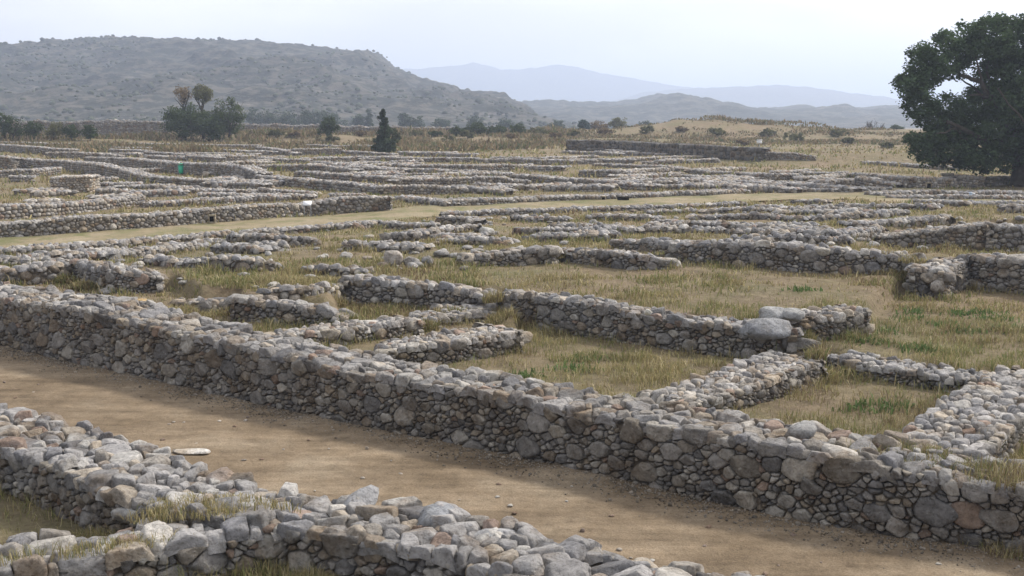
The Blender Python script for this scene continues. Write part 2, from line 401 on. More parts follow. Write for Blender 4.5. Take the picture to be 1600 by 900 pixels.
# ---------------------------------------------------------------- hills
def mat_hill(name, cols, sc):
    m, nt, b = mat_new(name); pos = world_pos(nt)
    mpn = N(nt, 'ShaderNodeMapping'); mpn.inputs['Scale'].default_value = (1, 1, 2.2); nt.links.new(pos, mpn.inputs['Vector']); pv = mpn.outputs['Vector']
    n1 = noise_n(nt, sc, 9, 0.7, pv); n2 = noise_n(nt, sc * 9, 7, 0.75, pv); mp3 = N(nt, 'ShaderNodeMapping'); mp3.inputs['Scale'].default_value = (1, 1, 6); nt.links.new(pos, mp3.inputs['Vector']); n3 = noise_n(nt, sc * 3, 8, 0.8, mp3.outputs['Vector'])
    a = ramp(nt, n1.outputs['Fac'], [(0.35, cols[0]), (0.65, cols[1])])
    r2 = ramp(nt, n2.outputs['Fac'], [(0.44, (0, 0, 0)), (0.52, (1, 1, 1))])
    c = mixc(nt, a.outputs['Color'], cols[2], r2.outputs['Color'])
    r3 = ramp(nt, n3.outputs['Fac'], [(0.60, (0, 0, 0)), (0.68, (0.8,) * 3)])
    c = mixc(nt, c, cols[3], r3.outputs['Color'])
    nt.links.new(c, b.inputs['Base Color']); bump(nt, b, n3.outputs['Fac'], 0.4 / sc * 0.12)
    return m
M_HILL = mat_hill('scrubby rock hillside', [(0.075, 0.072, 0.058), (0.125, 0.112, 0.09), (0.030, 0.034, 0.025), (0.27, 0.245, 0.22)], 0.012)
M_HILL2 = mat_hill('wooded hillside', [(0.07, 0.07, 0.055), (0.12, 0.11, 0.09), (0.035, 0.04, 0.03), (0.17, 0.16, 0.14)], 0.008)
def hill(name, sil, Yr, Yf, Yb, mat, nx, ny, amp, ns, rock=0.0, seed=1):
    sx = np.array([p[0] for p in sil], float); sy = np.array([p[1] for p in sil], float)
    px = np.linspace(sx[0], sx[-1], nx)
    top = CAMH + (190 - np.interp(px, sx, sy)) / F * Yr * 1.0
    top = top + (vnoise(px / 9, px * 0 + seed, seed) - .5) * (0.7 + Yr / 900) + (vnoise(px / 3, px * 0 + seed, seed + 5) - .5) * 0.9
    t = np.concatenate([np.linspace(0, 1, int(ny * .75)), np.linspace(1, 2, int(ny * .25))[1:]])
    Y = np.where(t <= 1, Yf + (Yr - Yf) * t, Yr + (Yb - Yr) * (t - 1))
    PXg, Tg = np.meshgrid(px, t); Yg = np.meshgrid(px, Y)[1]; X = (PXg - 800) / F * Yr * (0.75 + 0.25 * Yg / Yr)
    s = np.where(Tg <= 1, np.clip(Tg, 0, 1) ** 0.9, 1 - (Tg - 1)); s = 0.55 * s + 0.45 * smooth(s)
    Tp = top[None, :]
    e = np.sin(np.clip(Tg, 0, 1) * math.pi)
    nz = (1 - 2 * np.abs(fbm(X / ns, Yg / ns, seed + 3, 5) - .5)) - 0.75
    nz2 = fbm(X / (ns * .25), Yg / (ns * .25), seed + 8, 4) - .5
    Z = s * Tp + e * amp * nz * np.clip(Tp / 30, 0, 1) * 2 + e * amp * 0.5 * nz2 * np.clip(Tp / 30, 0, 1)
    if rock:   # terraced outcrops
        st = Z / rock + fbm(X / (ns * .6), Yg / (ns * .6), seed + 19, 3) * 3
        Z = Z + (smooth((st - np.floor(st)) * 1.6) - (st - np.floor(st))) * rock * 0.5 * e
    Z[0] = -2; Z[-1] = -2; Z = np.maximum(Z, -2)
    i = np.arange(Z.size).reshape(Z.shape); q = np.stack([i[:-1, :-1], i[:-1, 1:], i[1:, 1:], i[1:, :-1]], -1).reshape(-1, 4)
    o = npmesh(name, np.stack([X.ravel(), Yg.ravel(), Z.ravel()], 1), q, mat, smooth_sh=True)
    tag(o, kind='structure'); return X, Yg, Z
NH = hill('rocky_hill', [(-500, 100), (-200, 92), (0, 82), (60, 85), (130, 78), (180, 70), (270, 66), (330, 67), (420, 72), (500, 79), (560, 84), (598, 89), (622, 108), (660, 126), (700, 140), (740, 148), (780, 150), (800, 156), (830, 176), (860, 192), (920, 201)],
          950, 420, 1700, M_HILL, 700, 300, 15, 120, 9.0, 4)
hill('middle_hills', [(500, 170), (700, 165), (800, 161), (870, 160), (930, 162), (985, 156), (1020, 147), (1050, 149), (1090, 160), (1130, 168), (1180, 171), (1250, 164), (1270, 171), (1350, 167), (1420, 165), (1500, 158), (1700, 160), (2100, 185)],
     1300, 800, 2300, M_HILL2, 420, 90, 14, 150, 0, 6)
hill('low_far_ridge', [(900, 175), (1000, 146), (1080, 139), (1150, 137), (1210, 134), (1260, 138), (1330, 147), (1390, 155), (1500, 160), (1800, 150), (2200, 170)],
     3200, 2600, 4600, M_HILL2, 260, 40, 12, 300, 0, 8)
hill('distant_mountains', [(300, 130), (500, 122), (600, 113), (640, 110), (690, 108), (740, 101), (765, 106), (790, 112), (820, 110), (870, 103), (900, 108), (930, 115), (1000, 126), (1060, 136), (1150, 150), (1400, 165), (1700, 160), (2200, 160)],
     4000, 3600, 5600, M_HILL2, 260, 40, 14, 400, 0, 12)

# scrub dotted over the near hill: nobody could count it
def ico(sub):
    bm = bmesh.new(); bmesh.ops.create_icosphere(bm, subdivisions=sub, radius=1.0)
    V = np.array([v.co[:] for v in bm.verts]); Fc = np.array([[v.index for v in f.verts] for f in bm.faces]); bm.free(); return V, Fc
ICO = {k: ico(k) for k in (1, 2, 3, 4)}
def hill_scrub():
    X, Y, Z = NH; bag = Bag(); V0, F0 = ICO[1]
    n = 11000; r = RNG
    i = r.integers(2, int(X.shape[0] * .76), n); j = r.integers(0, X.shape[1], n)
    keep = fbm(X[i, j] / 45, Y[i, j] / 90, 41, 4) + r.uniform(-.09, .09, n) > 0.52
    i, j = i[keep], j[keep]
    for a, b in zip(i, j):
        if Z[a, b] < 1: continue
        s = r.uniform(0.5, 1.35) * (1.5 if r.random() < .15 else 1)
        v = V0 * np.array([s, s, s * .75]) * r.uniform(.75, 1.25, (len(V0), 1)) + [X[a, b] + r.uniform(-2, 2), Y[a, b] + r.uniform(-2, 2), Z[a, b] + s * .35]
        bag.add(v, p3=F0, col=np.array([0.075, 0.085, 0.05]) * r.uniform(.7, 1.4))
    o = bag.build('hill_scrub', M_LEAF); tag(o, 'dark scrub bushes dotted over the rocky hillside', 'scrub', kind='stuff')
hill_scrub()

# ================================================================ rubble walls
PAL = np.array([[.29, .285, .285], [.35, .342, .34], [.22, .22, .23], [.41, .40, .385], [.37, .33, .28], [.27, .235, .20], [.30, .235, .20], [.46, .44, .41], [.31, .29, .265]])
PW = np.array([.25, .21, .14, .12, .08, .07, .03, .04, .08]); PW = PW / PW.sum()
def half(sub):
    V, Fc = ICO[sub]; keep = V[:, 2] > -0.35; mp_ = -np.ones(len(V), int); mp_[keep] = np.arange(keep.sum())
    f = Fc[keep[Fc].all(axis=1)]; return V[keep], mp_[f]
HALF = {k: half(k) for k in (2, 3, 4)}
def darts(L, h, s, rng, classes, an=1.45):
    """packed stones of several sizes in an L x h panel; returns centres and radii"""
    pts = np.zeros((0, 2)); rr = np.zeros(0); A = L * h
    for rr_, share, tries in classes:
        r0 = rr_ * s; n = int(share * A / (math.pi * r0 * r0) * an * tries)
        cand = np.stack([rng.uniform(-.05, L + .05, n), rng.uniform(-.02, h + .05, n)], 1); cr_ = r0 * rng.uniform(.82, 1.22, n)
        P_, R_ = list(pts), list(rr); arr = np.zeros((len(pts) + n, 3)); arr[:len(pts), :2] = pts; arr[:len(pts), 2] = rr; k = len(pts)
        lim = len(pts) + int(share * A / (math.pi * r0 * r0) * an)
        for c, q in zip(cand, cr_):
            if k:
                dx = arr[:k, 0] - c[0]; dy = (arr[:k, 1] - c[1]) * an
                if np.any(dx * dx + dy * dy < ((arr[:k, 2] + q) * .75) ** 2): continue
            arr[k] = (c[0], c[1], q); k += 1
            if k >= lim: break
        pts = arr[:k, :2].copy(); rr = arr[:k, 2].copy()
    return pts, rr
def jgrid(L, h, s, rng, an=1.25):
    """rough courses of stones for walls seen from afar"""
    rows = max(1, int(round(h / (s * .8)))); out = []
    for i in range(rows):
        u = rng.uniform(-.5, .5) * s
        while u < L + s * .3:
            w = s * rng.uniform(.6, 1.5); out.append((u + w / 2, (i + .5 + rng.uniform(-.28, .28)) * h / rows, w * .42)); u += w
    a = np.array(out); return a[:, :2], a[:, 2]
def stones(pts, rr, sub, rng, dep, var, an=1.3, gap=0.006, flatk=0.55, K=9, lo=None, hi=None):
    """convex rubble stones filling the power cells of the seeds. Returns local vertices (a, b, n) per stone"""
    D, F0 = HALF[sub]; n = len(pts); nv = len(D)
    q = pts * [1, an]; out = np.empty((n, nv, 3)); pw = 44.0 if sub == 4 else 30.0
    for s0 in range(0, n, 400):
        s1 = min(n, s0 + 400); m = s1 - s0
        d2 = ((q[s0:s1, None] - q[None]) ** 2).sum(-1) + 1e-9 - (rr[None] ** 2)
        d2[np.arange(m), np.arange(s0, s1)] = 1e9
        kk = min(K, n - 1); nb = np.argpartition(d2, kk - 1, axis=1)[:, :kk] if n > 1 else np.zeros((m, 0), int)
        ri = rr[s0:s1]; S = np.zeros((m, nv))
        def addp(Nx, Ny, Nz, d):
            dot = Nx[:, None] * D[None, :, 0] + Ny[:, None] * D[None, :, 1] + Nz[:, None] * D[None, :, 2]
            np.add(S, np.clip(dot / d[:, None], 0, 40) ** pw, out=S)
        for k in range(kk):
            dv = q[nb[:, k]] - q[s0:s1]; L = np.linalg.norm(dv, axis=1) + 1e-6; mh = dv / L[:, None]
            dm = (L * L + ri ** 2 - rr[nb[:, k]] ** 2) / (2 * L); dm = np.clip(dm, .45 * ri, 3.0 * ri) - gap
            tl = rng.uniform(-.05, .22, m)
            addp(mh[:, 0], mh[:, 1] * an, tl, np.maximum(dm, .3 * ri))
        for k in range(8):
            th = k * math.pi / 4 + rng.uniform(-.3, .3, m); addp(np.cos(th), np.sin(th) * an, rng.uniform(0, .2, m), 2.3 * ri * rng.uniform(.8, 1.1, m))
        if lo is not None: addp(np.zeros(m), -np.ones(m), np.zeros(m), np.maximum(lo[s0:s1], .3 * ri))
        if hi is not None: addp(np.zeros(m), np.ones(m), np.zeros(m), np.maximum(hi[s0:s1], .3 * ri))
        dp = dep + var * rng.random(m) + flatk * 0.25 * ri
        addp(rng.normal(0, .2, m), rng.normal(0, .2, m), np.ones(m), dp)
        for k in range(5):
            th = rng.uniform(0, 2 * math.pi, m); tl = rng.uniform(.3, 1.15, m); cc, ss = np.cos(tl), np.sin(tl); addp(np.cos(th) * ss, np.sin(th) * ss, cc, dp * cc + ri * ss * rng.uniform(.4, 1.15, m))
        t = S ** (-1 / pw); t = np.minimum(t, 2.8 * ri[:, None] + .05)
        wv = np.zeros_like(t)
        for _ in range(4):
            kv = rng.normal(0, 3.6, (m, 3)); wv += np.sin(kv @ D.T + rng.uniform(0, 6.3, (m, 1)))
        t = t * (1 + .012 * wv + rng.uniform(-.014, .014, t.shape))
        out[s0:s1] = D[None] * t[:, :, None]
    return out, F0
def stone_cols(n, rng, tone, warm):
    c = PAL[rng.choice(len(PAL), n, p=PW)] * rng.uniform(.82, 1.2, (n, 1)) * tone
    return c * np.array([1.03, 1.0, .955]) * np.array([1 + .10 * warm, 1 + .02 * warm, 1 - .12 * warm])  # sunlit walls get warmer, often lighter stone: sunlight put into the colour

LOD = {   # stone size, ico, darts?, top bump
    'x': dict(s=1.0, sub=4, dart=True), 'n': dict(s=1.0, sub=3, dart=True), 'm': dict(s=1.0, sub=2, dart=True), 'f': dict(s=.205, sub=2, dart=False), 'v': dict(s=.29, sub=2, dart=False)}
WALLS = []   # footprints for keeping grass off the masonry
def resample(q, step):
    s = np.concatenate([[0], np.cumsum(np.linalg.norm(np.diff(q[:, :2], axis=0), axis=1))]); n = max(2, int(s[-1] / step) + 1)
    u = np.linspace(0, s[-1], n); return u, np.stack([np.interp(u, s, q[:, k]) for k in range(q.shape[1])], 1)
def depth_pt(px, py, Y):
    q = at_depth(px, py, Y); return np.array([q[0], Y, Gs(q[0], Y)])
def wall(label, pts, zb='auto', th=.8, lod='m', away=None, grp=None, seed=None, ends=True, tone=1.0, warm=0.0, lump=0.05, back=None, size=1.0, name='stone_ruin', sag=.05, cat='wall', topcol=1.0, hmin=0.15, Yd=None, drop=None):
    """pts: (view x, view y of the near top edge, view y of its foot)"""
    rng = np.random.default_rng(seed if seed is not None else abs(int(pts[0][0] * 13 + pts[0][1] * 7 + pts[-1][0])) + 5)
    q = []
    for p in pts:
        b = depth_pt(p[0], p[2], Yd) if Yd else PG(p[0], p[2]) if isinstance(zb, str) else P(p[0], p[2], zb)
        d = ray(p[0], p[1]); t = b[1] / d[1]; zt = CAMH + d[2] * t
        q.append((b[0], b[1], b[2], max(zt, b[2] + hmin), p[3] if len(p) > 3 else th))
    q = np.array(q)
    u, c = resample(q, .25 if lod in 'nmx' else .6)
    L = u[-1]
    if lod in 'nmx' and len(c) > 6:      # soften the bends
        for _ in range(3):
            c[1:-1] = .25 * c[:-2] + .5 * c[1:-1] + .25 * c[2:]
    T = np.gradient(c[:, :2], axis=0); T /= np.linalg.norm(T, axis=1)[:, None] + 1e-9
    nrm = np.stack([-T[:, 1], T[:, 0]], 1)
    c[:, 3] -= drop if drop is not None else (.03 if lod in 'nmx' else .03)
    if lod in 'nmx': c[:, 4] -= .06; lump = lump * (.75 if lod == 'm' else .85); size = size * .97
    mid = c[len(c) // 2, :2]
    sgn = 1 if (away is None and np.dot(nrm[len(c) // 2], mid) > 0) or away == 1 else -1
    nrm = nrm * sgn
    zt = c[:, 3] + (fbm(u / 1.7 + seed_off(pts), u * 0, 3, 3) - .5) * 2 * sag
    zbv = c[:, 2]; thv = c[:, 4]
    I = lambda arr, x: np.interp(x, u, arr)
    def cx(x): 
        x = np.asarray(x); e = np.clip(x, 0, L); o = x - e
        return np.stack([I(c[:, 0], e) + o * I(T[:, 0], e), I(c[:, 1], e) + o * I(T[:, 1], e)], -1)
    def nx(x): return np.stack([I(nrm[:, 0], x), I(nrm[:, 1], x)], -1)
    origin = np.array([mid[0], mid[1], float(np.min(zbv))])
    hmax = float(np.max(zt - zbv)) + .12; thm = float(thv.max())
    # footprint
    WALLS.append((c[:, :2] + nrm * thv[:, None] * .5, thv * .5 + .02, (c[:, 0].min() - 1.5, c[:, 0].max() + 1.5, c[:, 1].min() - 1.5, c[:, 1].max() + 1.5)))
    W = tag(empty(name, origin), label, cat, grp)
    cfg = LOD[lod]; sub = cfg['sub']
    cls = [(.20 * size, .34, 3), (.12 * size, .22, 4), (.065 * size, .26, 4), (.04 * size, .32, 3)] if lod in 'nx' else [(.20 * size, .3, 3), (.12 * size, .35, 4), (.075 * size, .35, 3)]
    def pack(Lp, h):
        if cfg['dart']: return darts(Lp, h, 1.0, rng, cls)
        return jgrid(Lp, h, cfg['s'] * size, rng)
    face, top = Bag(), Bag()
    def emit(bag, pts_, rr_, mapper, dep, var, gap, tn, wm,  flatk=.55, an=1.45, lo=None, hi=None):
        if not len(pts_): return
        loc, F0 = stones(pts_, rr_, sub, rng, dep, var, an, gap, flatk, lo=lo, hi=hi)
        n, nv = loc.shape[:2]
        Wd = mapper(pts_[:, None, 0] + loc[..., 0], pts_[:, None, 1] + loc[..., 1], loc[..., 2], pts_)
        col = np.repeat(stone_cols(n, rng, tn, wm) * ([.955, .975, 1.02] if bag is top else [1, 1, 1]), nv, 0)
        f = (F0[None] + (np.arange(n) * nv)[:, None, None]).reshape(-1, 3)
        bag.add(Wd.reshape(-1, 3), p3=f, col=col)
    C0 = .05
    def fmap(offs, sg, dz=0.0):
        def m(a, b, n_, seeds):
            base = cx(a); out_ = -nx(np.clip(a, 0, L)) * sg
            zz = I(zt, np.clip(seeds[:, 0], 0, L))[:, None] + (I(zt, np.clip(a, 0, L)) - I(zt, np.clip(seeds[:, 0], 0, L))[:, None]) * .6 - b
            o = I(thv, np.clip(a, 0, L)) * offs
            xy = base + nx(np.clip(a, 0, L)) * o[..., None] + out_ * (n_ - C0)[..., None]
            return np.concatenate([xy, (zz - dz)[..., None]], -1)
        return m
    near = lod in 'nmx'
    FL = lambda p, r: p[:, 1] + .035 + r * .12
    # near face; all faces get a darker tone, painting in their shade
    pts_, rr_ = pack(L, hmax)
    hloc = I(zt, pts_[:, 0].clip(0, L)) - I(zbv, pts_[:, 0].clip(0, L)); k = pts_[:, 1] < hloc + .08
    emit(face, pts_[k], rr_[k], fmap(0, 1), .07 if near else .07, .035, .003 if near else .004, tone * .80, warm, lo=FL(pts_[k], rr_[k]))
    if back if back is not None else near:
        pts_, rr_ = pack(L, min(hmax, .75)); k = pts_[:, 1] < I(zt, pts_[:, 0].clip(0, L)) - I(zbv, pts_[:, 0].clip(0, L)) + .3
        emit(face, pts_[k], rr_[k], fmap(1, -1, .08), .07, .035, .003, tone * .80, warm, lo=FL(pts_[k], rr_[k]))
    # ends
    if ends:
        for e, sg in ((0, -1), (L, 1)):
            t_e = I(thv, e); h_e = I(zt, e) - I(zbv, e) + .1
            if near: p_, r_ = darts(t_e, h_e, 1.0, rng, cls)
            else: p_, r_ = jgrid(t_e, h_e, cfg['s'], rng)
            def emap(a, b, n_, seeds, e=e, sg=sg):
                o = cx(np.full(a.shape, e)); T_ = np.stack([I(T[:, 0], e), I(T[:, 1], e)]); nn = nx(np.full((), e))
                xy = o + nn * a[..., None] + T_ * sg * (n_ - C0)[..., None]
                return np.concatenate([xy, (I(zt, e) - b)[..., None]], -1)
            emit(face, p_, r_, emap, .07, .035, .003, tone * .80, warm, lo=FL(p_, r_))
    # top rubble, lumpier than the faces; paler tone paints in the light
    tc_ = [(.19 * size, .30, 3), (.125 * size, .34, 4), (.07 * size, .34, 4)]
    if cfg['dart']: p_, r_ = darts(L, thm, 1.0, rng, tc_, 1.1)
    else: p_, r_ = jgrid(L, thm, cfg['s'] * size, rng)
    k = p_[:, 1] < I(thv, p_[:, 0].clip(0, L)); p_, r_ = p_[k], r_[k]
    lift = rng.uniform(-.03, lump * .6, len(p_)) + .02
    edge = (p_[:, 1] < .22); lift = lift + edge * rng.uniform(0, lump, len(p_)) * .8
    def tmap(a, b, n_, seeds):
        base = cx(a) + nx(np.clip(a, 0, L)) * (b + .02)[..., None]
        ij = lift[:, None]
        return np.concatenate([base, (I(zt, np.clip(a, 0, L)) + ij - .06 + n_)[..., None]], -1)
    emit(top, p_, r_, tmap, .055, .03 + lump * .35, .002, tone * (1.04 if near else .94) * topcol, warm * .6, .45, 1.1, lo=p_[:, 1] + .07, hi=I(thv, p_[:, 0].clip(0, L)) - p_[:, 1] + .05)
    M = M_STONE if near else M_FAR
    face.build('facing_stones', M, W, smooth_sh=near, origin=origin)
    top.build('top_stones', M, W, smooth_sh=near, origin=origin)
    # core of earth and small stones
    ins = .022; n = len(c)
    A = c[:, :2] + nrm * ins; B = c[:, :2] + nrm * (thv - ins)[:, None]
    e0 = T[0] * ins; e1 = T[-1] * ins; A[0] += e0; B[0] += e0; A[-1] -= e1; B[-1] -= e1
    zt_ = zt - .035; zl = zbv - .3
    V = np.concatenate([np.c_[A, zt_], np.c_[B, zt_], np.c_[A, zl], np.c_[B, zl]]); i = np.arange(n - 1)
    qd = np.concatenate([np.stack([i, i + 1, i + 1 + n, i + n], 1), np.stack([i, i + 2 * n, i + 1 + 2 * n, i + 1], 1), np.stack([i + n, i + n + 1, i + 1 + 3 * n, i + 3 * n], 1),
                         [[0, n, 3 * n, 2 * n], [n - 1, 3 * n - 1, 4 * n - 1, 2 * n - 1]]])
    npmesh('mortar_core', V, [qd], M_MORTAR, W, origin=origin)
    return W
def seed_off(pts): return (pts[0][0] * .37 + pts[0][1]) % 97

# ================================================================ the near block
wall('long grey rubble wall with boulder coping on the far side of the dirt street',
     [(-260, 430, 492, 1.7), (-100, 452, 520, 1.6), (0, 469, 541, 1.5), (130, 481, 572, 1.45), (200, 501, 586, 1.2), (400, 547, 632, 1.15), (600, 590, 675, 1.15), (800, 622, 713, 1.2), (1000, 657, 758, 1.2), (1200, 697, 806, 1.25), (1400, 730, 842, 1.3), (1600, 770, 866, 1.3), (1850, 822, 925, 1.3)],
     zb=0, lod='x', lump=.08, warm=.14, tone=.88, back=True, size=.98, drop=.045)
wall('broad low rubble wall along the near side of the dirt street',
     [(-250, 645, 700, 1.25), (0, 709, 766, 1.25), (90, 733, 798, 1.2), (190, 784, 848, 1.15), (330, 818, 874, 1.05), (480, 842, 895, 1.0), (570, 853, 912, 1.1), (700, 887, 950, 1.1), (830, 918, 988, 1.08), (960, 952, 1030, 1.05), (1100, 990, 1075, 1.05), (1300, 1060, 1160, 1.0)],
     zb=.32, lod='x', lump=.10, seed=4, topcol=1.0, size=1.0, drop=-.02)
wall('rubble wall of big face stones at the very bottom left, above dry grass',
     [(-160, 935, 985, 1.0), (0, 908, 955, 1.0), (140, 893, 935, 1.0), (270, 869, 915, .95), (345, 851, 903, .9), (440, 832, 880, .8)], zb=.32, lod='x', lump=.10, seed=9, size=1.15, topcol=1.03, drop=0)
wall('sunlit cross wall of flat stones left of the overgrown room at right',
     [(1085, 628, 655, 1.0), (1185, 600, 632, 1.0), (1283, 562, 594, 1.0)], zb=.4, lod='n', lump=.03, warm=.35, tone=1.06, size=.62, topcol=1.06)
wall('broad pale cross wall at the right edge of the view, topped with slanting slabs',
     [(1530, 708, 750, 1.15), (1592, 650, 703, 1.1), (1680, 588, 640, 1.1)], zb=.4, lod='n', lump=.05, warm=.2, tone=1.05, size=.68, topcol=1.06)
wall('low shaded wall closing the back of the grassy room beside the right edge',
     [(1292, 556, 574, .8), (1395, 577, 599, .8), (1490, 592, 612, .8), (1545, 596, 615, .8)], zb=.4, lod='n', lump=.06, size=.7)
wall('sunlit stub of cross wall with a squared end, before the shaded rooms at centre',
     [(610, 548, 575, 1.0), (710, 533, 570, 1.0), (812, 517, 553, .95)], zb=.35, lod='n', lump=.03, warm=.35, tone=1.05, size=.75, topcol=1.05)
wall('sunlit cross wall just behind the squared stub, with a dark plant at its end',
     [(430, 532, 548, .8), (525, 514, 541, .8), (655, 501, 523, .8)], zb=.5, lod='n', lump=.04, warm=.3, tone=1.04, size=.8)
wall('short stub of low wall ending the row beside the dark plant', [(672, 498, 510, .9), (772, 487, 500, .8)], zb=.5, lod='n', lump=.05, warm=.2, size=.8)
wall('narrow pale strip of wall running up to the shaded end of the retaining wall', [(700, 484, 490, .6), (775, 474, 481, .6)], zb=.55, lod='m', lump=.03, warm=.3, tone=1.06)
wall('shaded retaining wall of boulders at centre, holding back the large grass field',
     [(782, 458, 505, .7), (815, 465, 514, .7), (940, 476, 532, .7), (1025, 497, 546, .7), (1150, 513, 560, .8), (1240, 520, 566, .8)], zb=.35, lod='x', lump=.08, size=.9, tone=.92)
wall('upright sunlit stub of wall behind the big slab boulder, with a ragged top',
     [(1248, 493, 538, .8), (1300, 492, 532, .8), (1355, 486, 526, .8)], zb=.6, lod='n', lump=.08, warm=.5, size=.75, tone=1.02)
wall('shaded room wall with big top boulders in the middle left, above the long street wall',
     [(545, 437, 474, .7), (610, 443, 478, .7), (700, 450, 482, .7), (758, 464, 488, .7)], zb=.55, lod='n', lump=.10, size=1.0)
wall('shaded wall at middle left stepping down to the right towards the cross walls',
     [(366, 470, 503, .7), (460, 477, 508, .7), (530, 493, 512, .6)], zb=.5, lod='n', lump=.08, size=.95)
wall('half buried sunlit wall under dry grass, left of the stepped shaded wall', [(285, 473, 492, .7), (365, 468, 488, .7)], zb=.5, lod='m', lump=.06, warm=.4)
wall('half buried wall of round stones below the grass, left of the shaded room wall', [(413, 463, 474, .6), (485, 452, 470, .6), (545, 446, 470, .6)], zb='auto', lod='m', lump=.07, warm=.35)
wall('shaded wall holding back grass at the left, behind the broad wall corner', [(118, 412, 440, .8), (175, 424, 460, .8), (250, 431, 455, .8)], zb=.6, lod='n', lump=.10)
wall('wide rubble cross wall at the left edge, joining the long street wall', [(-160, 446, 462, 1.0), (0, 428, 448, 1.0), (60, 420, 445, 1.0), (118, 410, 440, 1.0)], zb=.6, lod='m', lump=.10, warm=.2)
wall('low ruined wall of loose blocks in grass behind the left shaded wall', [(225, 407, 414, .7), (300, 411, 420, .7), (335, 408, 416, .7)], lod='m', lump=.12)
wall('low shaded wall with three big stones amid the left grass', [(338, 405, 424, .7), (400, 408, 425, .7), (435, 413, 423, .7)], lod='m', lump=.10)
wall('low line of dark stones running through the grass at centre left', [(478, 418, 430, .6), (520, 419, 431, .6), (562, 424, 432, .6)], lod='m', lump=.1)
wall('low rubble line left of the centre, just in front of the grassy main street', [(-160, 398, 405, 1.3), (0, 393, 402, 1.3), (100, 387, 397, 1.2), (200, 378, 387, 1.1), (280, 371, 381, .9), (362, 363, 372, .8)], lod='m', lump=.10, warm=.1)
wall('spread of tumbled stones behind the left cross wall', [(-120, 416, 426, 1.6), (30, 408, 420, 1.5), (110, 400, 412, 1.5), (200, 392, 402, 1.2)], lod='m', lump=.14)
wall('low line of tumbled blocks parallel to the street front at left', [(180, 398, 406, 1.0), (260, 388, 399, 1.0), (330, 383, 391, .9)], lod='m', lump=.13)
wall('dark shaded wall half hidden by a green bush near the grassy main street', [(360, 367, 385, .8), (420, 369, 388, .8), (492, 374, 386, .8)], lod='m', lump=.07)
wall('pale wall strip along the grassy main street left of centre', [(395, 362, 369, .9), (470, 357, 365, .9), (560, 350, 358, .9), (600, 346, 353, .9)], lod='m', lump=.07, warm=.1)
wall('shaded wall end with a lit top where the main street narrows', [(592, 347, 358, .8), (640, 350, 360, .8), (682, 351, 359, .8)], lod='m', lump=.07)
wall('dark shaded wall beside the main street, above the centre of the view', [(685, 340, 350, .8), (737, 342, 353, .8)], lod='m', lump=.07)
wall('squat block of wall with a dark end, standing in grass left of centre', [(604, 365, 378, .8), (652, 365, 377, .8)], lod='m', lump=.06)
wall('sunlit wall running right from the squat block', [(652, 364, 373, .7), (700, 357, 368, .7), (748, 353, 363, .7)], lod='m', lump=.07, warm=.2)
wall('flat rubble line behind the lone boulders', [(672, 371, 376, .8), (735, 373, 380, .8), (762, 370, 376, .8)], lod='m', lump=.12)
wall('shaded wall with a sunlit corner at the left end, upper middle of the field', [(806, 358, 367, .8), (850, 359, 368, .8), (908, 358, 365, .8)], lod='m', lump=.05)
wall('belt of loose rubble behind the walled corner of the field', [(826, 370, 378, 1.2), (900, 368, 378, 1.3), (965, 366, 376, 1.2)], lod='m', lump=.13)
wall('long dark wall in the upper right middle, under a line of pale stones', [(1020, 344, 353, .8), (1100, 349, 362, .8), (1200, 353, 365, .8), (1300, 358, 366, .8)], lod='m', lump=.07)
wall('low dark wall below the main street, right of the centre', [(933, 337, 345, .8), (1000, 338, 345, .8)], lod='m', lump=.07)
wall('curb of small stones at the edge of the main street, right of centre', [(965, 325, 330, .9), (1040, 322, 328, .9), (1165, 317, 323, .9)], lod='m', lump=.08)
wall('second row of stones behind the right of centre curb', [(1020, 332, 337, .8), (1100, 329, 334, .8), (1170, 326, 332, .8)], lod='m', lump=.1)
wall('curb of pale stones at the main street edge above the centre', [(700, 333, 339, .9), (780, 330, 337, .9), (870, 327, 333, .9), (950, 325, 331, .9)], lod='m', lump=.1)
wall('shaded stretch of wall behind the pale curb stones above the centre', [(800, 338, 346, .8), (835, 340, 348, .8), (880, 341, 347, .8)], lod='m', lump=.08)
wall('lit and shaded corner wall at the left end of the field', [(733, 401, 417, .7), (800, 394, 415, .7), (866, 388, 411, .7)], lod='n', lump=.06, warm=.4)
wall('long shaded wall with a sloping lit end in the middle of the grass field', [(868, 390, 409, .7), (940, 394, 417, .7), (1000, 399, 422, .7), (1042, 409, 420, .7)], lod='n', lump=.05)
wall('long shaded wall of round boulders behind the big grass field', [(958, 378, 394, .9), (1050, 381, 408, 1.0), (1120, 380, 414, 1.0), (1200, 385, 421, 1.0), (1300, 392, 428, 1.0), (1432, 403, 437, .9)], lod='n', lump=.10, size=1.05)
wall('stone pier with a bulging shaded end at the right of the grass field', [(1422, 420, 463, 1.0), (1470, 424, 466, 1.1)], zb=.6, lod='n', lump=.05, size=.9, seed=33)
wall('sunlit cross wall joining the bulging pier to the wall behind', [(1474, 424, 465, .8), (1515, 405, 447, .8)], zb=.6, lod='n', lump=.05, warm=.25)
wall('tall shaded wall of large stones running off the right edge', [(1512, 402, 450, .9), (1600, 406, 461, .9), (1720, 414, 474, .9)], zb=.6, lod='n', lump=.08, size=1.05)
wall('tall sunlit cross wall rising towards the right edge', [(1372, 370, 386, 1.3), (1450, 360, 388, 1.2), (1542, 349, 391, 1.1)], zb=.45, lod='m', lump=.06, warm=.35, size=.8)
wall('dark shaded back wall of the deep room at the right edge', [(1540, 352, 390, .9), (1600, 356, 393, .9), (1700, 361, 402, .9)], zb=.45, lod='m', lump=.06)
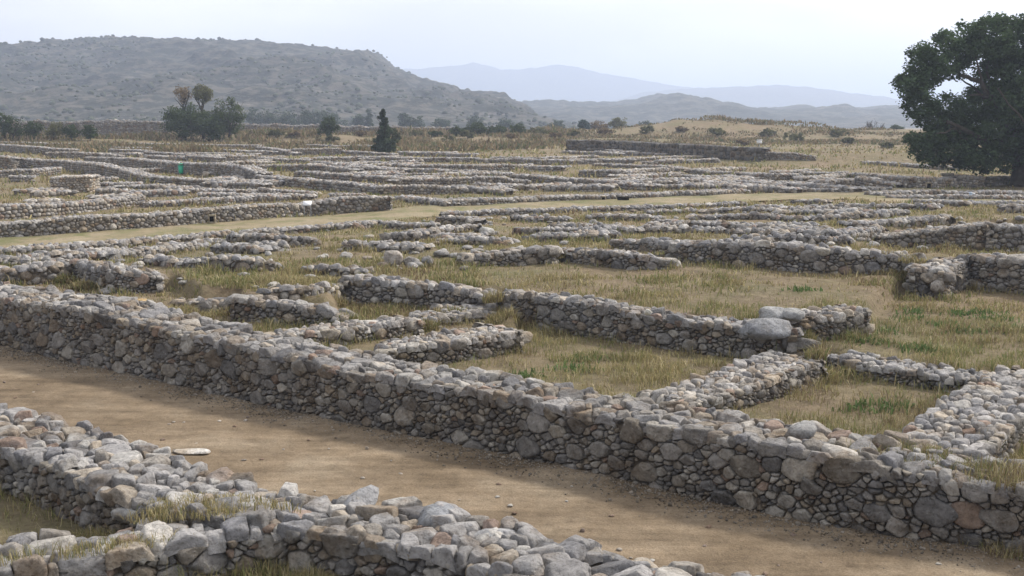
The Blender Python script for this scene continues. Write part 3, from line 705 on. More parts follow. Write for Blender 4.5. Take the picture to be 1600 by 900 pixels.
wall('low rubble wall left of the deep room, full of pale stones', [(1190, 366, 373, 1.2), (1260, 364, 374, 1.2), (1330, 366, 376, 1.2), (1380, 360, 370, 1.1)], lod='m', lump=.13)
wall('low dark rubble row right of the long dark wall', [(1205, 349, 357, .9), (1262, 351, 360, .9)], lod='m', lump=.1)
wall('low rubble row amid tufts, in front of the green clearing', [(1338, 350, 358, .9), (1400, 346, 354, .9), (1485, 344, 351, .9)], lod='m', lump=.1)
wall('line of dark boulders behind a tuft of dry grass on the right', [(1308, 321, 329, .8), (1345, 323, 331, .8), (1382, 323, 330, .8)], lod='m', lump=.12)
wall('short dark wall near the right end of the main street', [(1238, 313, 320, .8), (1285, 313, 320, .8)], lod='m', lump=.07)
wall('low shaded row between the tuft and the dark boulders', [(1270, 331, 338, .8), (1335, 331, 338, .8)], lod='m', lump=.09)
wall('thin stone row at the left of the dark boulders', [(1180, 322, 328, .8), (1240, 327, 334, .8), (1300, 324, 331, .8)], lod='m', lump=.1)
wall('broken stone row below the main street bend', [(1080, 339, 345, .8), (1180, 337, 343, .8), (1245, 340, 347, .8)], lod='m', lump=.11)
wall('block of tumbled stones at the middle of the rubble area', [(1160, 376, 383, .8), (1250, 374, 382, .8), (1330, 378, 384, .8)], lod='m', lump=.13, back=False)

# ================================================================ the far block beyond the main street
FG = 'low rubble walls of the far ruined block'
def fw(label, pts, **k):
    k.setdefault('lod', 'f'); k.setdefault('th', 1.1); k.setdefault('lump', .06); k.setdefault('grp', FG); k.setdefault('sag', .06)
    wall(label, pts, **k)
fw('street front wall of the far block at left, pierced by a small drain hole', [(-120, 362, 384), (0, 350, 373), (125, 341, 366), (250, 334, 357), (325, 328, 350), (400, 322, 345), (475, 319, 339), (525, 311, 336), (610, 307, 330)], lod='m', size=.9, warm=.25, lump=.06)
fw('second wall just behind the far street front at left', [(-60, 326, 346), (60, 320, 340), (125, 317, 333), (180, 311, 326), (225, 306, 319)], warm=.15)
fw('wall joining the far street front, behind the framed drain hole', [(225, 317, 325), (300, 313, 322), (400, 307, 316), (470, 306, 313)], warm=.1)
fw('inner wall above the white notice board', [(312, 303, 310), (400, 303, 310), (475, 307, 313)])
fw('rubble row right of the square stone podium', [(260, 294, 301), (330, 297, 304), (400, 298, 305)], warm=.1)
fw('short dark wall at the right foot of the square podium', [(150, 296, 309), (190, 298, 309), (226, 301, 308)])
fw('low row directly right of the square podium', [(145, 287, 293), (215, 286, 292)])
fw('upper low row right of the square podium', [(140, 280, 286), (184, 278, 284)])
fw('thin row between the podium and the curving wall', [(165, 292, 297), (262, 289, 295)])
fw('wall behind the left shoulder of the square podium', [(-60, 268, 280), (0, 267, 278), (50, 265, 276), (96, 262, 272)])
fw('dark wall between the podium and the left edge', [(22, 276, 285), (50, 276, 285)])
fw('pale lit block of wall at the left edge, above the podium', [(-60, 241, 262), (0, 244, 264), (21, 247, 265)], warm=.3)
fw('long curving shaded wall that sweeps from the left edge behind the podium', [(23, 248, 263), (100, 252, 267), (150, 256, 276), (182, 264, 278), (218, 274, 286), (275, 279, 290), (350, 284, 293), (400, 288, 297)])
fw('long shaded wall behind the green litter bin', [(132, 246, 252), (190, 247, 261), (262, 254, 270), (330, 256, 276), (375, 260, 283), (400, 270, 287)])
fw('long shaded wall continuing right from the litter bin wall to the middle', [(400, 275, 288), (500, 283, 297), (588, 292, 303)])
fw('sunlit wall at the end of the litter bin wall, left of centre', [(590, 291, 304), (660, 291, 304), (722, 294, 304)], warm=.3)
fw('dark hump of wall behind the notice board wall', [(410, 294, 308), (440, 297, 307), (490, 301, 307)])
fw('tiny dark wall end above the corner of the far street front', [(515, 304, 309), (562, 303, 308)])
fw('shaded alley wall slanting down to the main street, at centre', [(615, 307, 314), (650, 311, 318), (692, 315, 324)])
fw('front wall of the second far block along the main street, at centre', [(696, 314, 324), (760, 312, 322), (800, 311, 319), (860, 308, 316), (960, 305, 313), (1060, 301, 308), (1110, 299, 307), (1168, 297, 304)], warm=.15)
fw('rubble row behind the second far block front', [(700, 293, 301), (760, 295, 302), (800, 291, 299)], warm=.1)
fw('sunlit wall across the middle of the far block', [(627, 280, 291), (700, 279, 291), (790, 277, 289)], warm=.3)
fw('long shaded wall in the right half of the far block', [(796, 273, 285), (855, 277, 288), (950, 284, 295), (1006, 289, 298)])
fw('shaded wall left of centre climbing behind the sunlit ones', [(460, 268, 278), (520, 272, 284), (600, 276, 287), (627, 279, 289)])
fw('thin row through the middle of the far block', [(560, 272, 277), (640, 272, 277), (740, 271, 277), (800, 270, 276)])
fw('upper sunlit wall left of the centre with a shaded end', [(400, 258, 266), (440, 258, 267), (500, 259, 269), (560, 261, 270), (620, 265, 271)], warm=.1)
fw('wide shaded and sunlit wall in the upper middle of the far block', [(650, 258, 270), (740, 258, 270), (800, 257, 268)], warm=.2)
fw('thin upper row left of the slim conifer foot', [(400, 246, 251), (430, 248, 255), (478, 249, 255)])
fw('long thin row in front of the slim conifer', [(480, 247, 254), (560, 245, 252), (660, 247, 253), (742, 247, 254)])
fw('small row under the long thin one', [(560, 252, 257), (640, 259, 265)])
fw('topmost short wall at the left of the slim conifer', [(530, 236, 242), (606, 240, 245)])
fw('lit back wall two thirds up, left of the conifer', [(457, 233, 243), (530, 232, 243)], warm=.3)
fw('dark topped back wall left of the lit one', [(398, 230, 238), (430, 233, 241), (455, 238, 244)])
fw('farthest short wall beside the conifer', [(540, 227, 234), (590, 228, 235)], warm=.2)
fw('shaded back wall behind the bin wall', [(290, 243, 253), (335, 246, 254)])
fw('low back row right of the shaded back wall', [(332, 244, 253), (400, 243, 251)], warm=.2)
fw('long thin back row above the litter bin', [(225, 238, 244), (300, 239, 245), (400, 240, 245)])
fw('back row near the round bushes', [(300, 226, 232), (400, 227, 233)])
fw('lit back wall in the upper left of the far block', [(72, 238, 247), (132, 239, 248), (180, 243, 250)], warm=.3)
fw('shaded back wall in the upper left corner of the far block', [(-60, 224, 235), (0, 226, 237), (60, 230, 241), (110, 234, 244)])
fw('thin back row at the upper left corner', [(-40, 221, 225), (60, 223, 227), (125, 226, 230)])
fw('back row of three thin stubs in the upper left', [(150, 230, 235), (232, 231, 237)])
fw('middle back row in the upper left', [(170, 233, 240), (226, 235, 243)])
fw('short row below the upper left back rows', [(132, 240, 245), (216, 240, 246)])
fw('rubble row left of the platform wall foot', [(800, 247, 256), (850, 250, 258), (930, 250, 257)])
fw('thin row under the platform wall', [(925, 256, 261), (1000, 258, 264), (1060, 262, 268)])
fw('shaded wall in the middle distance with pale coping, right of centre', [(905, 266, 276), (960, 267, 278), (1004, 268, 275)])
fw('stub wall with a rounded end near the left of the long shaded wall', [(798, 281, 290), (825, 282, 290)], warm=.1)
fw('shaded row right of centre between pale ones', [(970, 277, 284), (1040, 281, 288), (1150, 284, 289)])
fw('thin pale row in the right half of the far block', [(1010, 272, 277), (1080, 275, 280), (1190, 283, 288)])
fw('topmost row right of centre', [(1075, 265, 272), (1140, 270, 276)])
fw('dark blocky wall at the right of the far block', [(1150, 270, 282), (1200, 272, 286), (1250, 272, 284)])
fw('lower row behind the street front, right of centre', [(1000, 290, 297), (1060, 290, 297)])
fw('slanting row behind the street front, right of centre', [(1060, 285, 293), (1160, 290, 297)])
fw('dark row at the right corner of the far block', [(1160, 288, 296), (1215, 290, 297)])
fw('front wall of the far block where the main street widens', [(1178, 296, 302), (1300, 295, 302), (1392, 293, 298)])
fw('pale wall behind the widening main street', [(1245, 277, 288), (1330, 281, 289)])
fw('wedge shaped wall sloping down to the main street at right', [(1336, 276, 290), (1395, 287, 294)], warm=.25)
fw('dark wall behind the wedge shaped one', [(1325, 271, 279), (1380, 275, 286), (1413, 278, 292)])
fw('middle row at the right end of the far block', [(1205, 284, 291), (1262, 286, 293)])
fw('top row at the right end of the far block', [(1205, 268, 274), (1322, 270, 276)])
fw('tall pale wall with a small dark doorway, left of the big tree', [(1415, 278, 294), (1452, 279, 295), (1490, 279, 294)], warm=.3)
fw('tall pale wall between the steps and the big tree', [(1500, 275, 293), (1535, 276, 293)], warm=.3)
fw('pale wall just behind the trunk of the big tree', [(1544, 278, 291), (1592, 277, 289), (1700, 276, 288)], warm=.2)
fw('near shaded row under the big tree, right side', [(1372, 302, 308), (1450, 299, 306), (1520, 300, 307), (1680, 300, 307)])
fw('second shaded row under the big tree', [(1385, 306, 311), (1500, 307, 313), (1680, 308, 315)])
fw('green edged low row at the back of the clearing', [(1425, 313, 319), (1500, 316, 323)])
fw('low row right of the little marker post', [(1522, 316, 323), (1680, 318, 325)])
fw('stub wall at the right edge of the clearing', [(1574, 322, 333), (1680, 322, 334)])
fw('low ruined wall on the bank behind the far block, right of the platform', [(1185, 237, 250), (1240, 239, 251), (1272, 244, 252)], warm=.2)
fw('long faint wall foot on the bank left of the big tree', [(1345, 252, 257), (1420, 257, 262), (1500, 262, 267)])
# extra low rows that fill the far block, each following its neighbours
rr_ = random.Random(3)
def filler(n, x0, x1, y0, y1):
    for k in range(n):
        x = rr_.uniform(x0, x1); y = rr_.uniform(y0, y1); L = rr_.uniform(40, 110); s = rr_.uniform(-.03, .09); h = 3.5 + (y - 225) * .06 + rr_.uniform(0, 2)
        fw('one of many short low rubble rows crowding the far ruined block', [(x, y - h, y), (x + L / 2, y - h + s * L / 2, y + s * L / 2), (x + L, y - h + s * L, y + s * L)], lod='v', grp='short low rubble rows filling the far block', ends=False)
filler(12, 150, 640, 228, 262); filler(10, 300, 760, 262, 300); filler(10, 640, 1050, 240, 272); filler(9, 780, 1150, 285, 303); filler(6, 1050, 1300, 272, 296); filler(2, 150, 260, 300, 320)

def cross(n, x0, x1, y0, y1):
    for k in range(n):
        x = rr_.uniform(x0, x1); y = rr_.uniform(y0, y1); L = rr_.uniform(35, 90); s = -(y - 190) / (2500 - x); h = 3.2 + (y - 225) * .07
        fw('one of many short sunlit cross walls dividing the rooms of the far block', [(x, y - h, y), (x + L, y - h * .95 + s * L, y + s * L)], lod='v', warm=.45, grp='short cross walls dividing the rooms of the far block', ends=False, tone=1.05)  # warmth and raised tone paint the sun onto these walls
cross(17, 150, 640, 235, 300); cross(18, 560, 1100, 245, 300); cross(8, 1050, 1300, 270, 296); cross(4, 0, 150, 305, 330)
def mid_rows(n, x0, x1, y0, y1):
    for k in range(n):
        x = rr_.uniform(x0, x1); y = rr_.uniform(y0, y1); L = rr_.uniform(50, 120); s = rr_.uniform(-.08, .07); h = 4 + (y - 320) * .05
        wall('one of several low rows of tumbled stones in the grass below the main street', [(x, y - h, y), (x + L / 2, y - h + s * L / 2, y + s * L / 2), (x + L, y - h + s * L, y + s * L)], lod='m', th=.9, lump=.13, grp='low tumbled stone rows below the main street', back=False)
mid_rows(9, 760, 1300, 328, 372); mid_rows(4, 1250, 1500, 325, 350); mid_rows(3, 480, 700, 372, 400); mid_rows(3, 180, 420, 385, 400)


# ================================================================ large stone platform, podium, steps, back wall
wall('long dark platform wall of large coursed blocks standing on the bank beyond the ruins',
     [(885, 219, 238), (940, 220, 240), (1000, 223, 243), (1100, 229, 248), (1184, 238, 253)], th=1.6, lod='v', size=1.5, hmin=1.15, tone=.50, lump=.04, name='stone_platform', cat='platform', topcol=.9, sag=.1)
wall('square stone podium with crisp corners among the far walls at left', [(80, 277, 302), (139, 275, 301)], th=2.4, lod='f', size=.85, warm=.5, lump=.03, name='stone_podium', cat='podium', sag=0, tone=1.3)  # raised tone paints the lit face into the stone colour
wall('long ragged rubble wall closing the site at the back left, partly under bushes', [(-120, 188, 203, 1.3), (0, 190, 205, 1.3), (120, 191, 206, 1.3), (190, 189, 208, 1.6), (262, 193, 211, 1.6)], lod='v', tone=.8, lump=.22, sag=.25, size=1.3, Yd=176)
wall('ragged rubble wall at the back, between the tree clump and the slim conifer', [(330, 193, 210, 1.5), (420, 196, 210, 1.5), (500, 197, 210, 1.5), (590, 199, 212, 1.5), (700, 201, 213, 1.4)], lod='v', tone=.8, lump=.2, sag=.25, size=1.3, Yd=186)
# the two framed drain holes and the doorway, the little steps
def near_px(px, py, pyb):
    b = PG(px, pyb); t = b[1] / ray(px, py)[1]; return b, CAMH + ray(px, py)[2] * t
def dark_hole(name, px, y0, y1, wpx, label, cat, frame=True, off=.22, yb=None):
    b, zt_ = near_px(px, y0, yb or y1); s = b[1] / F; w = wpx * s; h = (y1 - y0) * s
    t = empty(name, (b[0], b[1] - off, b[2]), 0); tag(t, label, cat)
    z0 = (yb - y1) * s if yb else 0.0
    g = Bag(); g.box((0, 0, z0 + h / 2), (w, .06, h), col=(.012, .011, .01)); g.build('opening_shade', M_PAINT, t)  # solid near-black box; the shade inside the hole is painted by its colour
    if frame:
        for sx in (-1, 1):
            g = Bag(); g.box((sx * (w / 2 + .03), -.01, z0 + h / 2), (.06, .14, h + .02), col=(.33, .28, .21)); g.build('jamb_stone', M_STONE, t)
        g = Bag(); g.box((0, -.012, z0 + h + .05), (w + .14, .15, .07), col=(.35, .30, .22)); g.build('lintel_stone', M_STONE, t)
        g = Bag(); g.box((0, -.014, z0 - .03), (w + .14, .15, .05), col=(.32, .28, .21)); g.build('sill_stone', M_STONE, t)
dark_hole('drain_opening', 333.5, 338, 346, 7, 'small square drain hole framed with pale stones in the far street front', 'drain', off=.2, yb=351)
dark_hole('drain_opening', 942, 308.5, 313, 5, 'tiny square drain hole in the front wall of the second far block', 'drain', off=.25)
dark_hole('doorway_opening', 973, 307, 313, 18, 'wide dark gap in the front wall of the second far block', 'doorway', frame=False, off=.25)
dark_hole('doorway_opening', 1448, 287, 295, 6, 'small dark doorway in the pale wall left of the big tree', 'doorway', off=.3)
def steps():
    b = PG(1489, 293); t = empty('stone_steps', b); tag(t, 'short flight of narrow stone steps between two pale walls near the big tree', 'steps')
    for k in range(5):
        g = Bag(); g.box((0, .25 * k, .085 + .17 * k), (.75, .30, .17), col=np.array([.36, .33, .28]) * (1 - .03 * k)); g.build('step', M_STONE, t)
steps()

# ---------------------------------------------------------------- litter bin, board, lamps, posts
def mat_flat(name, c, rough=.5, spec=.4):
    m, nt, b = mat_new(name); pos = world_pos(nt); n = noise_n(nt, 7, 5, .6, pos)
    r = ramp(nt, n.outputs['Fac'], [(.3, tuple(x * .82 for x in c)), (.7, tuple(min(1, x * 1.1) for x in c))]); nt.links.new(r.outputs['Color'], b.inputs['Base Color'])
    b.inputs['Roughness'].default_value = rough; b.inputs['Specular IOR Level'].default_value = spec; return m
M_GREEN = mat_flat('green enamel', (0.015, 0.33, 0.19)); M_WHITE = mat_flat('white paint', (.78, .79, .82)); M_STEEL = mat_flat('grey steel', (.25, .26, .28)); M_BLUEW = mat_flat('pale blue paint', (.45, .55, .68))
def litter_bin():
    b = PG(283, 272.5); s = b[1] / F; h = 17 * s; t = empty('litter_bin', b); tag(t, 'green tapered litter bin on a post beside the long shaded wall', 'litter bin')
    r = 4.2 * s
    g = Bag(); g.tube([(0, 0, .05), (0, 0, .12), (0, 0, h * .8), (0, 0, h * .8 + .001), (0, 0, .2)], [r * .72, r * .76, r, r * .9, r * .66], 20); g.build('bin_body', M_GREEN, t, True)
    g = Bag(); g.tube([(0, 0, h * .80), (0, 0, h * .84)], [r * 1.08, r * 1.08], 20); g.build('rim', M_GREEN, t)
    g = Bag(); g.tube([(0, 0, h * .94), (0, 0, h * .97), (0, 0, h)], [r * 1.05, r * .9, r * .2], 20); g.build('lid', M_GREEN, t)
    for a in (-1, 1):
        g = Bag(); g.tube([(a * r * 1.05, 0, -.2), (a * r * 1.05, 0, h * .95)], .025, 8); g.build('post', M_STEEL, t)
litter_bin()
def board():
    b = PG(480, 341); Yq = b[1] + .35; c = at_depth(480, 317.5, Yq); t = empty('notice_board', (c[0], c[1], b[2])); tag(t, 'small white notice board tilted on legs above the far street front wall', 'notice board')
    s = Yq / F; z = c[2] - b[2]
    g = Bag(); g.box((0, 0, z), (13 * s, .30, .02), tilt=R(38)); g.build('panel', M_WHITE, t)
    g = Bag(); g.box((0, 0.004, z - .022), (13.8 * s, .33, .015), tilt=R(38)); g.build('frame', M_STEEL, t)
    for a in (-1, 1):
        g = Bag(); g.tube([(a * 5 * s, .05, -.1), (a * 5 * s, .05, z - .03)], .02, 8); g.build('leg', M_STEEL, t)
    b = at_depth(500.5, 327, Yq - .3); g = Bag(); g.box((0, 0, .12), (.09, .09, .34)); g.box((0, -.002, .30), (.11, .11, .05)); o = g.build('marker_post', M_WHITE, None, origin=(b[0], b[1], b[2])); o.location = b
    tag(o, 'short pale marker post right of the white notice board', 'post')
board()
def floodlight():
    b = PG(1186, 236); s = b[1] / F; t = empty('floodlight', b); tag(t, 'small white floodlight on a thin post at the right end of the platform', 'floodlight'); h = 12 * s
    g = Bag(); g.tube([(0, 0, -.2), (0, 0, h)], .05, 8); g.build('post', M_STEEL, t)
    g = Bag(); g.box((0, 0, h + .12), (.55, .25, .32), tilt=R(-25)); g.box((0, -.02, h + .30), (.62, .33, .05), tilt=R(-25)); g.build('lamp_head', M_WHITE, t)
floodlight()
for px, y0, y1, lb in [(1516, 301, 311.5, 'small pale blue marker post standing among the shaded rows on the right'), (1520.5, 302, 311, 'white marker post just right of the pale blue one')]:
    b, z = near_px(px, y0, y1); g = Bag(); h = z - b[2]
    g.box((0, 0, h / 2 - .05), (.10, .10, h)); g.box((0, 0, h - .02), (.14, .14, .08))
    o = g.build('marker_post', M_BLUEW if px < 1518 else M_WHITE, None); o.location = b; tag(o, lb, 'post')

# ---------------------------------------------------------------- boulders and loose stones
def boulder_mesh(name, dims, seed, col, sub=3, nc=16):
    r = np.random.default_rng(seed); D, F0 = ICO[sub]
    S = np.zeros(len(D)); pw = 30
    for k in range(nc):
        n = r.normal(size=3); n /= np.linalg.norm(n); S += np.clip(D @ n / r.uniform(.62, 1.0), 0, 9) ** pw
    for n in ([1, 0, 0], [-1, 0, 0], [0, 1, 0], [0, -1, 0], [0, 0, 1], [0, 0, -1]): S += np.clip(D @ np.array(n), 0, 9) ** pw
    v = D * (S ** (-1 / pw))[:, None] * (1 + r.uniform(-.015, .015, (len(D), 1))) * np.array(dims) / 2
    b = Bag(); b.add(v, p3=F0, col=col); return b
def boulder(px, py, z, dims, label, col=(.33, .325, .32), seed=1, rz=0, name='boulder', cat='boulder', tilt=0):
    p = P(px, py, z) if z is not None else PG(px, py)
    o = boulder_mesh(name, dims, seed, col).build(name, M_STONE, None, True); o.location = (p[0], p[1], p[2] + dims[2] * .38); o.rotation_euler = (tilt, tilt * .5, rz)
    o.name = name; tag(o, label, cat); return o
boulder(1191, 531, .90, (1.05, .75, .42), 'big smooth grey slab boulder capping the corner of the shaded retaining wall', (.27, .275, .29), 21, R(-8))
boulder(1213, 503, 1.1, (.50, .42, .30), 'rounded pale boulder piled directly on top of the big slab', (.36, .36, .36), 22, .4)
boulder(1235, 499, 1.15, (.5, .45, .28), 'low grey boulder right of the rounded pale one', (.32, .32, .32), 24, .2)
boulder(617, 416, None, (.52, .42, .46), 'upright tan boulder standing alone in the grass at centre left', (.36, .33, .30), 25, .3)
boulder(645, 417, None, (.5, .4, .3), 'middle one of three grey boulders in the centre left grass', (.30, .29, .28), 26)
boulder(668, 416, None, (.42, .4, .3), 'right one of three grey boulders in the centre left grass', (.27, .27, .27), 27)
boulder(575, 374, None, (.45, .35, .22), 'pale round stone lying in grass behind the lone boulders', (.42, .40, .36), 28)
boulder(761, 371, None, (.62, .5, .45), 'pale upright boulder beside a dark hollow, centre of the upper grass', (.42, .41, .39), 29)
boulder(225, 479, .97, (.42, .32, .20), 'yellow ochre stone resting on the left part of the long street wall', (.50, .37, .20), 30, .3)
boulder(1012, 492, 1.12, (.17, .14, .13), 'small bright white stone on top of the retaining wall', (.72, .70, .64), 31)
boulder(301, 709, .03, (.62, .26, .07), 'flat white slab lying in the dirt street', (.62, .60, .57), 32, R(-4), 'flat_slab', 'slab')
boulder(562, 806, .60, (.42, .36, .32), 'rounded boulder on the street side wall, left of two larger ones', (.33, .33, .34), 33, .2)
boulder(680, 832, .62, (.44, .36, .28), 'domed blue grey boulder in the middle of the street side wall', (.29, .30, .32), 34, .1)
boulder(762, 862, .60, (.56, .40, .26), 'wide pale boulder on the right part of the street side wall', (.36, .36, .37), 35, -.2)
boulder(345, 764, .66, (.40, .32, .24), 'pinkish pointed boulder on the left part of the street side wall', (.38, .34, .32), 36, .6)
boulder(25, 668, .62, (.42, .34, .28), 'blue grey boulder at the left end of the street side wall', (.28, .29, .31), 37)
boulder(207, 814, .55, (.42, .36, .2), 'pale flat boulder half sunk in the grass between the two bottom walls', (.40, .40, .40), 38, .3)
boulder(1250, 690, .80, (.36, .30, .30), 'pointed boulder on the long street wall in front of the grassy room', (.36, .355, .35), 39, .7, tilt=.2)
boulder(690, 262 + 140, None, (.5, .4, .25), 'grey stone amid grass right of the three boulders', (.33, .32, .31), 40)

def scatter(name, label, group, spots, size, cols, cat, protos=6, sink=.3):
    pr = []
    for k in range(protos):
        c = cols[k % len(cols)]
        pr.append(boulder_mesh(name, (1, .8, .55), 100 + k + len(name), c, 2, 12).build(name, M_STONE, None, False))
    first = set()
    for i, (x, y, z) in enumerate(spots):
        k = i % protos; s = random.uniform(*size)
        o = pr[k] if k not in first else pr[k].copy()
        if k in first: COL.objects.link(o)
        first.add(k)
        o.location = (x, y, z + s * .55 * (.5 - sink)); o.scale = (s, s, s * random.uniform(.7, 1.1)); o.rotation_euler = (0, 0, random.uniform(0, 6.28)); tag(o, label, cat, group)
W1 = WALLS[0]
def wdist(x, y, margin=0.0):
    """True where a point lies on some wall"""
    on = np.zeros(len(x), bool)
    for c, hw, bb in WALLS:
        m = (x > bb[0]) & (x < bb[1]) & (y > bb[2]) & (y < bb[3])
        if not m.any(): continue
        idx_ = np.nonzero(m)[0]
        d = np.hypot(x[idx_, None] - c[None, :, 0], y[idx_, None] - c[None, :, 1]) - hw[None]
        on[idx_[d.min(1) < margin]] = True
    return on
def street_spots(n, rng):
    out = []
    while len(out) < n:
        px, py = rng.uniform(-60, 1650), rng.uniform(545, 900); p = P(px, py, .03)
        x, y = np.array([p[0]]), np.array([p[1]])
        if poly_sd(x, y, BLOCK)[0] < .3 or poly_sd(x, y, FORE)[0] < .2 or wdist(x, y, .1)[0]: continue
        out.append((p[0], p[1], Gs(p[0], p[1]) + .03))
    return out
r5 = np.random.default_rng(5)
scatter('street_stone', 'small loose stone lying on the trodden dirt street', 'small stones lying on the dirt street', street_spots(70, r5), (.03, .09), [(.42, .38, .34), (.30, .22, .17), (.5, .48, .45), (.25, .2, .17)], 'stone')
def field_spots(n, rng):
    out = []
    while len(out) < n:
        px, py = rng.uniform(60, 1600), rng.uniform(330, 460); p = PG(px, py); x, y = np.array([p[0]]), np.array([p[1]])
        if poly_sd(x, y, BLOCK)[0] > -.5 or wdist(x, y, .1)[0] or (px > 790 and py > 400): continue
        out.append((p[0], p[1], p[2]))
    return out
scatter('field_stone', 'loose grey stone scattered in the grass of the near ruined block', 'loose stones scattered in the grass of the near block', field_spots(150, r5), (.16, .42), [(.36, .35, .34), (.30, .29, .28), (.42, .40, .37), (.28, .24, .2)], 'stone', sink=.25)

# gravel spilled along the foot of the long wall: past counting
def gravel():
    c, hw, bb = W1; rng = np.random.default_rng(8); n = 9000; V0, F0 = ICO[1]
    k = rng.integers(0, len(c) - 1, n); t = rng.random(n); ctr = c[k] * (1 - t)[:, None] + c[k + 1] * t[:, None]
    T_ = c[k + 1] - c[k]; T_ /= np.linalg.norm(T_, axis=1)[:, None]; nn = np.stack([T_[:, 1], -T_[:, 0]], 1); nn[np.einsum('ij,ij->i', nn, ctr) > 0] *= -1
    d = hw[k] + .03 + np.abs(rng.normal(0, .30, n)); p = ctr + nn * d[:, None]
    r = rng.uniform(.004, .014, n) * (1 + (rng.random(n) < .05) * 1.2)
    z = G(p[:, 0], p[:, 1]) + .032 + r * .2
    rot = rng.uniform(.6, 1.4, (n, 1, 3)); v = V0[None] * rot * r[:, None, None] + np.c_[p, z][:, None]
    v = v * 1.0; f = (F0[None] + (np.arange(n) * len(V0))[:, None, None]).reshape(-1, 3)
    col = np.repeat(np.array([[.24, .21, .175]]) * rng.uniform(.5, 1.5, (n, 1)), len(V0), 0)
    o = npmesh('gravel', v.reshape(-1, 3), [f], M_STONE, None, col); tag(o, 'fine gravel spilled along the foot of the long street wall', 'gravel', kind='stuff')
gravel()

# ---------------------------------------------------------------- grass
STRAW = np.array([[.35, .295, .155], [.28, .235, .12], [.24, .23, .10], [.16, .18, .07], [.20, .15, .095], [.46, .40, .25]])
def blades(x, y, z, h, w, rng, tint, lean=.55):
    """one curved two piece blade per point"""
    n = len(x); a = rng.uniform(0, 2 * math.pi, n); dx, dy = np.cos(a), np.sin(a)
    la = rng.uniform(0, 2 * math.pi, n); ln = np.abs(rng.normal(0, lean, n)); lx, ly = np.cos(la) * ln, np.sin(la) * ln
    b0 = np.stack([x - dx * w / 2, y - dy * w / 2, z - .02], 1); b1 = np.stack([x + dx * w / 2, y + dy * w / 2, z - .02], 1)
    mx_, my_, mz = x + lx * h * .35, y + ly * h * .35, z + h * .58
    m0 = np.stack([mx_ - dx * w * .38, my_ - dy * w * .38, mz], 1); m1 = np.stack([mx_ + dx * w * .38, my_ + dy * w * .38, mz], 1)
    tp = np.stack([x + lx * h * 1.0, y + ly * h * 1.0, z + h * (1 - .35 * np.clip(ln, 0, 1))], 1)
    V = np.stack([b0, b1, m0, m1, tp], 1).reshape(-1, 3); o = (np.arange(n) * 5)[:, None]
    q = o + np.array([[0, 1, 3, 2]]); t = o + np.array([[2, 3, 4]])
    return V, q, t, np.repeat(tint, 5, 0)
def tint_for(x, y, rng, green=0.0):
    n = len(x); g = fbm(x / 1.6 + 40, y / 1.6, 51, 4) + green; b = fbm(x / 2.7, y / 2.7 + 30, 57, 4)
    p = np.stack([.9 + 0 * g, .8 + 0 * g, .5 + np.clip(g - .45, 0, 1) * 4, .12 + np.clip(g - .48, 0, 1) * 9, .15 + np.clip(b - .5, 0, 1) * 7, .35 + 0 * g], 1)
    p = np.cumsum(p / p.sum(1)[:, None], 1); k = (rng.random(n)[:, None] > p).sum(1).clip(0, 5)
    return STRAW[k] * rng.uniform(.72, 1.18, (n, 1))
S2POLY = ppoly([(-500, 406), (0, 374), (250, 358), (400, 346), (612, 331), (700, 323), (800, 319), (960, 313), (1168, 305), (1300, 302), (1392, 297), (1500, 298), (1700, 302), (1900, 352), (1600, 346), (1480, 336), (1330, 319), (1180, 319), (1000, 327), (850, 334), (700, 341), (610, 350), (400, 367), (200, 384), (0, 396), (-500, 435)], 0)
def grass_field():
    rng = np.random.default_rng(77); Vs, Q, T_, C_ = [], [], [], []; off = 0
    for y0, y1, dens, wd, hh in [(6.5, 12, 2000, .0065, .10), (12, 17, 1900, .0085, .11), (17, 24, 1150, .012, .12), (24, 36, 480, .022, .11), (36, 52, 170, .038, .11), (52, 74, 50, .07, .14), (74, 110, 11, .12, .24), (110, 150, 5, .2, .26)]:
        n = int(dens * (y1 - y0) * (y0 + y1) / 2 * 1.05)
        y = rng.uniform(y0, y1, n); x = rng.uniform(-.56, .56, n) * y
        b = poly_sd(x, y, BLOCK); f = poly_sd(x, y, FORE) if y0 < 16 else np.full(n, 9.)
        clump = fbm(x / .45, y / .45, 61, 3); big = fbm(x / 2.2, y / 2.2, 67, 4)
        s2 = poly_sd(x, y, S2POLY) if y0 > 30 else np.full(n, 9.)
        keep = ((b < -.6) | (f < -.5) | ((y > 40) & (s2 > .1) & (b > 0))) & (rng.random(n) < np.clip((clump - .30) * 2.4, .10, 1)) & (rng.random(n) < np.clip((big - .34) * 4.5, .12, 1))
        x, y, clump, big = x[keep], y[keep], clump[keep], big[keep]
        on = wdist(x, y, .0); x, y, clump, big = x[~on], y[~on], clump[~on], big[~on]
        h = hh * rng.uniform(.3, 1.25, len(x)) * (.3 + clump * 1.4) * (.4 + 1.2 * big) * (1 + (rng.random(len(x)) < .03) * .9)
        # taller along the foot of walls
        near_w = wdist(x, y, .35); h = h * np.where(near_w, 1.5, 1)
        gr = np.zeros(len(x)); rb = ((x > 3.5) & (y < 21)); gr = gr + rb * .07 + near_w * .06
        V, q, t, c = blades(x, y, G(x, y), h, wd * rng.uniform(.6, 1.3, len(x)), rng, tint_for(x, y, rng, gr), .8)
        Vs.append(V); Q.append(q + off); T_.append(t + off); C_.append(c); off += len(V)
    o = npmesh('dry_grass', np.concatenate(Vs), [np.concatenate(Q), np.concatenate(T_)], M_GRASS, None, np.concatenate(C_)); tag(o, 'dry straw coloured grass growing in the ruined rooms', 'grass', kind='stuff')
grass_field()
